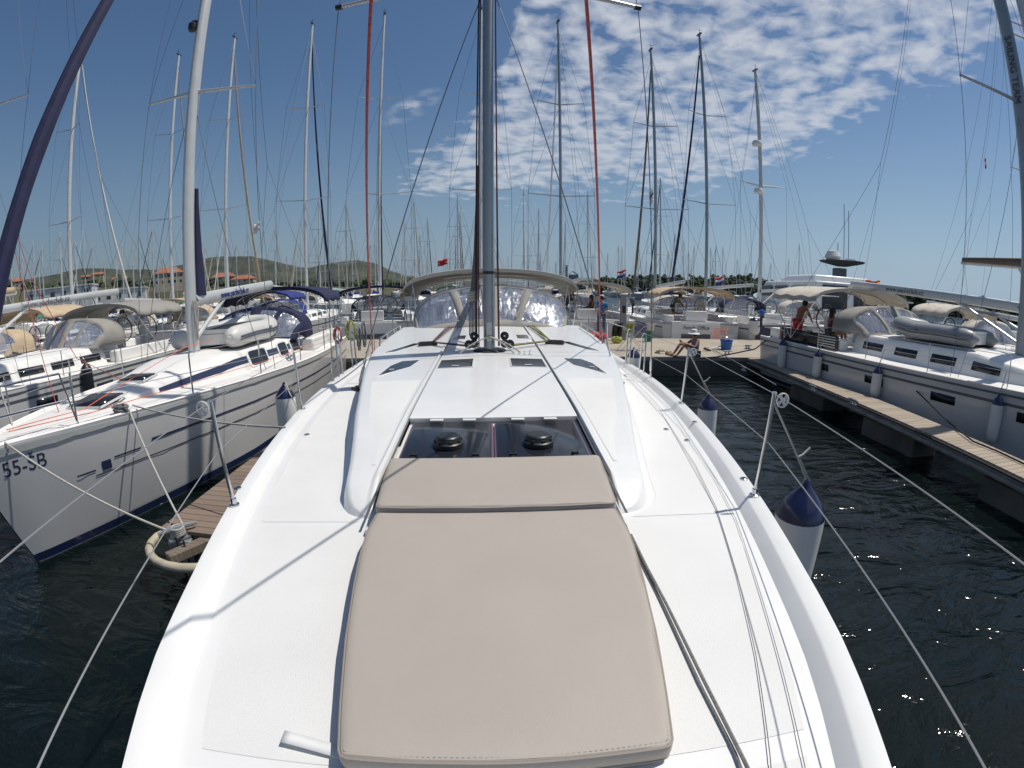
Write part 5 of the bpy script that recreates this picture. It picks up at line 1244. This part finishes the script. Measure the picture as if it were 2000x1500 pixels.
def tower():
    o = thing('silo', (*on_y(1120, 553, 900).xy, 0), 0, 'grey industrial silo and shed on the horizon right of the hood', 'silo')
    for x, w, h in ((-13, 5, 44), (0, 16, 26), (16, 22, 15)):
        mb = MB()
        if w < 8: mb.lathe([(w/2, 0), (w/2, h)], (x, 0, 0), 14)
        else: mb.box((x, 0, h/2), (w, 18, h)); mb.prism([(x-w/2, -9), (x+w/2, -9), (x+w/2, 9), (x-w/2, 9)], h, h+.5)
        mb.build('silo_body', 'silo', o, smooth=False)
    mb = MB(); mb.grid([[(-9, -9, 26.5), (-9, 9, 26.5)], [(-2, -9, 33), (-2, 9, 33)], [(8, -9, 26.5), (8, 9, 26.5)]]); mb.build('roof', 'silo', o, smooth=False)
tower()
# ------------------------------------------------------------------ far yachts
def far_fleet():
    protos = []
    for hd, bm_, jb, hm, tp in (('navy', 'navy', 'navy', 'hullgel', 15.5), ('grey', None, 'beige', 'hullgel', 16.5), ('tan', 'tan', 'tan', 'hullgel', 16), ('beige', 'beige', 'white', 'hullgel', 17), ('blue', None, 'blackc', 'stripe', 15), (None, 'green', 'beige', 'hullgel', 14.5)):
        t, i = gyacht('x', 0, 0, 0, 12, 3.9, 1.5, 1.3, mast=5.3, top=tp, det=0, hood=hd, bim=bm_, jib=jb, jibr=.09, hullm=hm, wire=.014, wins=0, stripe=None, mr=.085, name='distant_yacht')
        index_kids(t); protos.append((t, tp, hd or bm_))
    near = [(180, 467), (259, 480), (297, 440), (437, 437), (537, 443), (586, 430), (623, 385), (633, 438), (676, 390), (687, 450), (732, 450), (790, 428), (809, 386), (820, 455), (835, 417), (894, 380), (899, 410), (1023, 367), (1052, 398), (1104, 430), (1148, 373), (1289, 348), (20, 470), (75, 500), (120, 488), (1215, 470), (1318, 455), (1345, 490), (1243, 500), (1398, 480), (1440, 505)]
    rnd = random.Random(21)
    fill = [(x+rnd.uniform(-9, 9), rnd.uniform(448, 512)) for x in range(-40, 1130, 26)]+[(x+rnd.uniform(-9, 9), rnd.uniform(465, 515)) for x in range(1150, 1580, 30)]
    items = []
    for k, (x, y) in enumerate(near+fill):
        pt, tp, col = protos[(k*5+k//6) % 6]
        d = ray(x, y); h = math.hypot(d.x, d.y); D = (tp-CZ)/(d.z/h); D = max(D, 42)
        items.append((math.atan2(d.x, d.y), D, k, pt, tp, col))
    # keep hulls apart
    items.sort(); placed = []; cn = {'navy': 'navy', 'grey': 'grey', 'tan': 'tan', 'beige': 'beige', 'blue': 'blue', 'green': 'teal'}
    ords = 'first second third fourth fifth sixth seventh eighth ninth tenth eleventh twelfth thirteenth fourteenth fifteenth sixteenth seventeenth eighteenth nineteenth twentieth'.split()
    used = set(); cnt = {}; lst = []
    for a, D, k, pt, tp, col in items:
        rzz = rnd.choice([0, math.pi])+rnd.uniform(-.05, .05)
        mx, my = D*math.sin(a), D*math.cos(a)
        ok = True
        for tr in range(6):
            sc = 1.0
            bx = mx+math.sin(rzz)*5.3; by = my-math.cos(rzz)*5.3     # bow so that the mast lands on the ray
            cy = by+math.cos(rzz)*6
            if all(abs(bx-q[0]) > 4.0 or abs(cy-q[1]) > 12.4 for q in placed): break
            f = 1+.05*(tr+1); mx, my = D*f*math.sin(a), D*f*math.cos(a); sc = f
        placed.append((bx, cy))
        zone = ('behind the grey hooded yacht' if a < -.76 else 'behind the port yacht' if a < -.60 else 'before the big hill' if a < -.42 else 'before the dip in the hills' if a < -.27
                else 'before the second hill' if a < -.14 else 'beyond the black bimini' if a < -.03 else 'beyond the big mast' if a < .06 else 'beyond the cream bimini' if a < .24 else 'beyond the tan bimini' if a < .40 else 'near the radar dome mast')
        lst.append((col, zone, bx, by, rzz, sc, pt, my))
    far_d = {}
    for col, zone, bx, by, rzz, sc, pt, my in sorted(lst, key=lambda q: q[7]):
        key = (col, zone); cnt[key] = cnt.get(key, 0)+1; n_ = cnt[key]
        lab = 'far %s hooded yacht %s, %snearest of those' % (cn[col], zone, '' if n_ == 1 else ords[n_-1]+' ')
        if id(pt) not in used: c = pt; used.add(id(pt))
        else: c = copy_tree(pt)
        c.location = (bx, by, 0); c.rotation_euler = (0, 0, rzz); c.scale = (1, 1, sc)
        tag(c, lab, 'yacht', 'distant yachts whose masts crowd the horizon')
far_fleet()
# ------------------------------------------------------------------ people
def skin_mesh(name, pts, edges, m, parent, sub=1):
    me = bpy.data.meshes.new(name); me.from_pydata([p[0] for p in pts], edges, [])
    o = bpy.data.objects.new(name, me); COL.objects.link(o)
    md = o.modifiers.new('k', 'SKIN'); md.use_smooth_shade = True
    sl = me.skin_vertices[0].data
    for i, p in enumerate(pts):
        r = p[1]; sl[i].radius = (r, r) if not isinstance(r, tuple) else r
        sl[i].use_root = (i == 0)
    s = o.modifiers.new('s', 'SUBSURF'); s.levels = sub; s.render_levels = sub
    dg = bpy.context.evaluated_depsgraph_get(); dg.update(); m2 = bpy.data.meshes.new_from_object(o.evaluated_get(dg))
    bpy.data.objects.remove(o); o = bpy.data.objects.new(name, m2); COL.objects.link(o)
    m2.materials.clear(); m2.materials.append(M[m]); m2.polygons.foreach_set('use_smooth', [True]*len(m2.polygons)); o.parent = parent
    return o
def person(label, loc, rz, J, top=None, bottom=None, hat=None, hair=True, skinm='skin', group='people on the quay and in the cockpits'):
    """J: joints pelvis chest neck head, sh/el/wr/hd L R, hip/kn/an/toe L R"""
    o = thing('person', loc, rz, label, 'person', group)
    V = {k: Vector(v) for k, v in J.items()}
    r = dict(pelvis=(.135, .10), waist=(.12, .09), chest=(.15, .105), neck=.052, head=.085, crown=.075)
    V['waist'] = V['pelvis'].lerp(V['chest'], .45)
    for s in 'LR':
        r.update({'sh'+s: .058, 'el'+s: .042, 'wr'+s: .028, 'hip'+s: .085, 'kn'+s: .058, 'an'+s: .038, 'toe'+s: .032})
    V['crown'] = V['head']+(V['head']-V['neck']).normalized()*.09
    names = ['pelvis', 'waist', 'chest', 'neck', 'head', 'crown']+[a+s for s in 'LR' for a in ('sh', 'el', 'wr', 'hip', 'kn', 'an', 'toe')]
    pts = [(tuple(V[n]), r[n]) for n in names]; ix = {n: i for i, n in enumerate(names)}
    E_ = [('pelvis', 'waist'), ('waist', 'chest'), ('chest', 'neck'), ('neck', 'head'), ('head', 'crown')]
    for s in 'LR': E_ += [('chest', 'sh'+s), ('sh'+s, 'el'+s), ('el'+s, 'wr'+s), ('pelvis', 'hip'+s), ('hip'+s, 'kn'+s), ('kn'+s, 'an'+s), ('an'+s, 'toe'+s)]
    ed = [(ix[a], ix[b]) for a, b in E_]
    for s in 'LR':       # palm and five fingers
        w, e = V['wr'+s], V['el'+s]; d = (w-e).normalized(); side = d.cross(Vector((0, 1, .2))).normalized()
        pm = w+d*.07; pts.append((tuple(pm), .03)); pi = len(pts)-1; ed.append((ix['wr'+s], pi))
        for k, (off, ln) in enumerate(((-.03, .055), (-.012, .075), (.008, .08), (.026, .07), (.045, .05))):
            q = pm+side*off+d*(.015 if k < 4 else -.03); pts.append((tuple(q+d*ln*.5), .009)); pts.append((tuple(q+d*ln+Vector((0, 0, -.01))), .007)); ed += [(pi, len(pts)-2), (len(pts)-2, len(pts)-1)]
    body = skin_mesh('body', pts, ed, skinm, o)
    fw = Vector((0, -1, 0)) if 'face' not in V else V['face'].normalized()
    hd = V['head']; sd = fw.cross(Vector((0, 0, 1))).normalized()
    mb = MB(); mb.lathe([(0, -.02), (.014, -.01), (.016, .0), (.0, .02)], hd+fw*.095-Vector((0, 0, .01)), 8); mb.build('nose', skinm, body)
    for sg in (1, -1):
        mb = MB(); mb.lathe([(0, -.01), (.011, 0), (0, .01)], hd+fw*.082+sd*sg*.032+Vector((0, 0, .02)), 8); mb.build('eye', 'black', body)
        mb = MB(); mb.lathe([(0, -.03), (.016, -.01), (.016, .01), (0, .03)], hd+sd*sg*.088, 8); mb.build('ear', skinm, body)
    mb = MB(); mb.box(hd+fw*.088-Vector((0, 0, .045)), (.045, .01, .008)); mb.build('mouth', 'redc', body)
    def ell(c, rx, ry, rz_, z0=-1, z1=1, n=14, m_=8):
        return [[c+Vector((rx*math.cos(2*math.pi*j/n)*math.sqrt(max(0, 1-q*q)), ry*math.sin(2*math.pi*j/n)*math.sqrt(max(0, 1-q*q)), rz_*q)) for j in range(n)] for q in np.linspace(z0, z1, m_)]
    if hair:
        mb = MB(); mb.grid(ell(hd+Vector((0, 0, .035))-fw*.022, .102, .105, .118, -.75 if hair != 'long' else -1), cv=True); mb.build('hair', 'hair', o)
        if hair == 'long': mb = MB(); mb.grid(ell(hd-fw*.07-Vector((0, 0, .10)), .10, .055, .17), cv=True); mb.build('hair_length', 'hair', o)
    if hat:
        kind, m = hat; mb = MB(); c = hd+Vector((0, 0, .06))
        if kind == 'sun': mb.lathe([(.21, -.045), (.20, -.035), (.115, .0), (.11, .05), (.095, .095), (.05, .115), (0, .118)], c, 20)
        else: mb.lathe([(.108, -.02), (.106, .03), (.085, .075), (.04, .095), (0, .097)], c, 16); mb.box(c+fw*.13-Vector((0, 0, .01)), (.14, .12, .012))
        mb.build('hat', m, o)
    if top:
        m, slv = top; p = [(tuple(V['pelvis']+(V['waist']-V['pelvis'])*.2), (.155, .118)), (tuple(V['waist']), (.14, .108)), (tuple(V['chest']), (.165, .12)), (tuple(V['chest'].lerp(V['neck'], .55)), .075)]
        e = [(0, 1), (1, 2), (2, 3)]
        for s in 'LR':
            p.append((tuple(V['sh'+s]), .074)); a = len(p)-1; e.append((2, a))
            if slv: p.append((tuple(V['sh'+s].lerp(V['el'+s], slv)), .062)); e.append((a, len(p)-1))
        skin_mesh('shirt', p, e, m, o)
    if bottom:
        m, ln = bottom; p = [(tuple(V['pelvis']+Vector((0, 0, .03))), (.155, .122))]; e = []
        for s in 'LR':
            p.append((tuple(V['hip'+s]), .105)); a = len(p)-1; e.append((0, a)); p.append((tuple(V['hip'+s].lerp(V['kn'+s], min(1, ln))), .085)); e.append((a, a+1))
            if ln > 1: p.append((tuple(V['kn'+s].lerp(V['an'+s], ln-1)), .062)); e.append((a+1, a+2))
        skin_mesh('trousers' if ln > 1 else 'shorts', p, e, m, o)
    return o
STAND = dict(pelvis=(0, 0, .95), chest=(0, .0, 1.32), neck=(0, 0, 1.50), head=(0, -.01, 1.60), shL=(-.19, 0, 1.40), elL=(-.25, .02, 1.12), wrL=(-.24, -.08, .88), shR=(.19, 0, 1.40), elR=(.26, .02, 1.12), wrR=(.22, -.12, .90),
             hipL=(-.10, 0, .90), knL=(-.12, -.02, .50), anL=(-.13, .02, .09), toeL=(-.14, -.16, .04), hipR=(.10, 0, .90), knR=(.12, -.02, .50), anR=(.13, .02, .09), toeR=(.15, -.16, .04))
# seated on the quay edge, her back to us, legs out to the left
SIT = dict(pelvis=(0, 0, .13), chest=(-.04, .05, .46), neck=(-.06, .06, .63), head=(-.09, .07, .74), shL=(-.10, .22, .53), elL=(-.28, .26, .36), wrL=(-.44, .20, .46), shR=(-.02, -.13, .53), elR=(-.14, -.24, .34), wrR=(-.34, -.16, .42),
           hipL=(-.04, .10, .12), knL=(-.50, .16, .44), anL=(-.74, .16, .08), toeL=(-.90, .14, .04), hipR=(-.04, -.10, .12), knR=(-.44, -.12, .46), anR=(-.70, -.10, .08), toeR=(-.86, -.12, .04), face=(-1, .3, -.2))
p = on_z(1362, 698, QZ); person('woman in a white sun hat and lavender top sitting on the quay edge', (p.x, p.y+.12, QZ), 0, SIT, ('shirtc', 0), ('jeans', .55), ('sun', 'white'), 'short')
st = dict(STAND); st.update(wrL=(-.20, -.22, 1.05), elL=(-.27, -.02, 1.10), wrR=(.20, -.22, 1.06), elR=(.27, -.02, 1.10), face=(0, -1, 0))
p = on_z(1177, 657, .75); person('man in a bright blue T-shirt and white cap standing behind the red rope', (3.95, 21.0, QZ+.12), R(175), st, ('shirtb', .8), ('jeans', 1.9), ('cap', 'white'), 'short')
person('man in a striped pink shirt standing in the cream bimini cockpit', (2.75, 23.2, 1.32), R(150), dict(STAND, face=(0, -1, 0)), ('pinkc', .8), ('brown', .8), None, 'short', 'skint')
SITC = dict(pelvis=(0, 0, .10), chest=(0, .03, .44), neck=(0, 0, .61), head=(0, -.02, .71), shL=(-.18, .02, .52), elL=(-.24, -.06, .28), wrL=(-.14, -.28, .24), shR=(.18, .02, .52), elR=(.24, -.06, .28), wrR=(.14, -.28, .24),
            hipL=(-.10, 0, .10), knL=(-.14, -.42, .12), anL=(-.14, -.44, -.30), toeL=(-.15, -.58, -.34), hipR=(.10, 0, .10), knR=(.14, -.42, .12), anR=(.14, -.44, -.30), toeR=(.15, -.58, -.34), face=(0, -1, 0))
person('dark haired woman in maroon sitting in the cream bimini cockpit', (3.75, 22.6, 1.62), R(-80), SITC, ('ropem', 0), ('ropem', .6), None, 'long', 'skint')
BEND = dict(STAND, chest=(0, -.18, 1.25), neck=(0, -.30, 1.38), head=(0, -.38, 1.45), shL=(-.19, -.22, 1.32), elL=(-.24, -.34, 1.08), wrL=(-.2, -.5, .95), shR=(.19, -.22, 1.32), elR=(.24, -.34, 1.08), wrR=(.2, -.5, .95), face=(0, -1, -.3))
person('man in a green shirt bending under the tan bimini', (8.35, 24.2, 1.05), R(60), BEND, ('greenc', .5), ('black', .8), None, 'short', 'skint')
q = RM @ Vector((.05, 12.9, 1.32)); person('bare chested man in red shorts leaning forward on the starboard yacht\'s stern', q+Vector((-1.25, .2, -.25)), R(110), BEND, None, ('redc', .75), None, 'short', 'skint')
q = RM @ Vector((-1.15, 11.6, 1.66)); person('dark haired tanned woman sitting in the starboard yacht\'s cockpit', q, R(75), SITC, ('ropem', 0), ('black', .3), None, 'long', 'skint')
# ------------------------------------------------------------------ things on the quay
def rack():
    p = on_z(1243, 690, QZ); o = thing('drying_rack', (p.x, p.y+.75, QZ), 0, 'folding drying rack draped with clothes on the quay', 'drying rack')
    for sg in (1, -1):
        mb = MB(); mb.tube([(-.45, sg*.28, 0), (.35, sg*.28, .85), (.75, sg*.28, .95)], .012, 6); mb.tube([(.45, sg*.28, 0), (-.35, sg*.28, .85), (-.75, sg*.28, .95)], .012, 6); mb.build('leg', 'alul', o)
    for k in range(6): mb = MB(); x = -.6+.24*k; mb.tube([(x, -.28, .88+.02*abs(k-2.5)), (x, .28, .88+.02*abs(k-2.5))], .006, 5); mb.build('rail', 'alul', o)
    return p
p = rack()
def cloth(x, y, z, w, h, m, label, rz=0):
    o = MB(); n = 8
    o.grid([[(-w/2+w*i/n, .05*math.sin(i*1.7)+(.10 if j < 2 else .12 if j == 2 else .15+.03*j)*(1 if j < 2 else 1)-.1, [-.0, .02, .0, -h*.4, -h][j]+.015*math.sin(i*2.3+j)) for j in range(5)] for i in range(n+1)])
    q = o.build('hanging_cloth', m, None, solid=.008); q.location = (x, y, z); q.rotation_euler[2] = rz; tag(q, label, 'clothing', 'clothes drying on the rack')
cloth(p.x-.45, p.y+.75, QZ+.93, .42, .45, 'black', 'black garment at the left end of the drying rack', .2)
cloth(p.x-.05, p.y+.72, QZ+.91, .30, .32, 'yellow', 'bright yellow green garment on the drying rack')
cloth(p.x+.35, p.y+.74, QZ+.91, .45, .30, 'shirtc', 'lavender garment on the drying rack', -.1)
cloth(p.x+.75, p.y+.74, QZ+.94, .30, .25, 'white', 'white garment at the right end of the drying rack', .1)
def bucket(p, m, label, r=.15, h=.28):
    o = thing('bucket', p, 0, label, 'bucket'); mb = MB(); mb.lathe([(r*.8, 0), (r, h), (r*1.06, h+.01), (r*1.06, h-.015), (r*.96, h-.02), (r*.76, .02), (0, .02)], n=18); mb.build('bucket_body', m, o)
    mb = MB(); mb.tube([(r*math.cos(a), 0, h+.12*math.sin(a)) for a in np.linspace(0, math.pi, 9)], .006, 5); mb.build('handle', 'steel', o)
bucket(on_z(1418, 683, QZ), 'bluep', 'blue bucket on the quay under the orange folding seat', .24, .36)
bucket(on_z(1268, 668, QZ)+Vector((0, .2, 0)), 'greenp', 'green bucket beyond the drying rack', .18, .5)
def chair():
    p = on_z(1412, 683, QZ); o = thing('folding_seat', (p.x-.1, p.y+.25, QZ+.36), R(-30), 'orange slatted folding seat leaning over the blue bucket', 'folding chair')
    for k in range(6): mb = MB(); mb.box((0, .0+.08*k, .02+.073*k), (.50, .022, .014), rx=.7); mb.build('slat', 'orangep', o)
    for sg in (1, -1): mb = MB(); mb.tube([(sg*.27, -.05, 0), (sg*.27, .5, .48)], .014, 6); mb.tube([(sg*.27, .3, .3), (sg*.27, -.15, .25)], .012, 6); mb.build('side_rail', 'orangep', o)
chair()
def mop():
    a, b = on_z(1384, 683, QZ+.05), on_y(1440, 668, 18.0); o = thing('deck_brush', a, 0, 'long white handled deck brush lying slanted on the quay', 'brush'); d = b-a
    mb = MB(); mb.tube([(0, 0, .03), d], .018, 7); mb.build('handle', 'white', o)
    mb = MB(); mb.box((-.05, 0, .0), (.28, .12, .08), ry=.3); mb.build('brush_head', 'brown', o, bevel=.01)
mop()
def shoes():
    c = on_z(1298, 691, QZ)
    for k, (dx, dy, rz, m, lb) in enumerate(((-.22, .12, .3, 'brown', 'left dark sandal of the pile near the quay edge'), (-.08, .16, 1.2, 'teak', 'brown sandal on top of the pile near the quay edge'), (.12, .10, -.2, 'teak', 'brown sandal nearest the seated woman\'s feet'), (.26, .16, .1, 'tan', 'tan sandal lying flat between the pile and the seated woman'))):
        o = thing('sandal', (c.x+dx, c.y+dy, QZ+(.06 if k == 1 else .005)), rz, lb, 'sandal', 'sandals on the quay')
        mb = MB(); mb.lathe([(.0, 0), (1, 0), (1, 1), (0, 1)], n=14); mb.v = [(v[0]*.055*(1+.2*(v[1] > 0)), v[1]*.14, v[2]*.025) for v in mb.v]; mb.build('sole', m, o)
        mb = MB(); mb.tube([(-.055, .03, .02), (0, .05, .075), (.055, .03, .02)], .014, 6); mb.tube([(-.05, -.07, .02), (0, -.06, .07), (.05, -.07, .02)], .012, 6); mb.build('strap', m, o)
shoes()
def bag(p, m, label, w=.7, h=.35, d=.4, rz=0):
    o = thing('sports_bag', p, rz, label, 'bag', 'bags on the quay'); mb = MB(); rr = []
    for i in range(9):
        t = i/8; k = math.sin(math.pi*(.12+.76*t))**.5
        rr.append([((t-.5)*w, d/2*k*math.copysign(abs(math.cos(a))**.7, math.cos(a)), h/2+h/2*k*math.copysign(abs(math.sin(a))**.7, math.sin(a))) for a in [2*math.pi*j/14 for j in range(14)]])
    mb.grid(rr, cv=True); mb.fan(rr[0]); mb.fan(rr[-1]); mb.build('bag_body', m, o)
    for sg in (1, -1): mb = MB(); mb.tube([(-w*.2, sg*d*.35, h*.85), (0, sg*d*.3, h*1.25), (w*.2, sg*d*.35, h*.85)], .012, 5); mb.build('strap', 'black', o)
p = on_z(1165, 668, QZ); bag(p, 'redc', 'red sports bag behind the starboard red rope', .9, .4, .5, .1); bag(p+Vector((.75, -.4, 0)), 'yellow', 'small yellow bag right of the red sports bag', .4, .28, .3)
def post():
    p = on_z(1216, 664, QZ); o = thing('service_post', (p.x, p.y, QZ), 0, 'tall grey service post on the quay left of the drying rack', 'post')
    mb = MB(); mb.box((0, 0, .95), (.26, .20, 1.9)); mb.build('post_column', 'silo', o, bevel=.03)
    mb = MB(); mb.box((0, 0, 1.93), (.32, .26, .06)); mb.build('post_cap', 'alul', o, bevel=.02)
    mb = MB(); mb.box((0, -.105, 1.3), (.14, .02, .3)); mb.build('socket_panel', 'black', o)
post()
def outboard(p, rz, label, m='stripeg'):
    o = thing('outboard_motor', p, rz, label, 'outboard motor', 'outboard motors clamped to stern rails'); o.scale = (.75,)*3
    mb = MB(); mb.lathe([(0, -.16), (.10, -.15), (.15, -.05), (.15, .06), (.11, .15), (0, .18)], (0, 0, .1), 14); mb.build('cowling', 'white' if m == 'white' else m, o)
    mb = MB(); mb.box((0, .02, -.30), (.09, .12, .6)); mb.box((0, .04, -.62), (.05, .25, .05)); mb.build('shaft_leg', 'black', o, bevel=.01)
    mb = MB()
    for k in range(3): a = k*2.09; mb.box((.05*math.cos(a), .17, -.66+.05*math.sin(a)), (.08, .01, .04), ry=a)
    mb.build('propeller', 'alu', o)
    mb = MB(); mb.box((0, -.08, -.10), (.16, .10, .12)); mb.build('clamp', 'black', o)
outboard(on_y(1236, 592, 20.6), 0, 'outboard motor with white cowling on a rail left of the tan bimini')
outboard(on_y(1488, 615, 17.5), .5, 'grey blue outboard motor beside the man in red shorts', 'bluep')
# yellow line hank on the rail between the boats
mb = MB(); rnd = random.Random(9); c = on_y(686, 645, 9.6)
for k in range(6): mb.tube([c+Vector((.09*math.cos(a)+rnd.uniform(-.03, .03), .05*math.sin(a+k), .20*math.sin(a)+rnd.uniform(-.03, .03))) for a in np.linspace(0, 6.28, 13)], .010, 5)
o = mb.build('rope_hank', 'yellow'); tag(o, 'yellow rope hank hanging on the port rail near the hood', 'rope')
mb = MB(); c = on_y(660, 655, 12.5)
for k in range(7): mb.tube([c+Vector((.10*math.cos(a)+rnd.uniform(-.03, .03), .05*math.sin(a+k), .20*math.sin(a)+rnd.uniform(-.03, .03))) for a in np.linspace(0, 6.28, 13)], .012, 5)
o = mb.build('rope_hank', 'red'); tag(o, 'red rope hank hanging at the navy covered yacht\'s stern', 'rope')
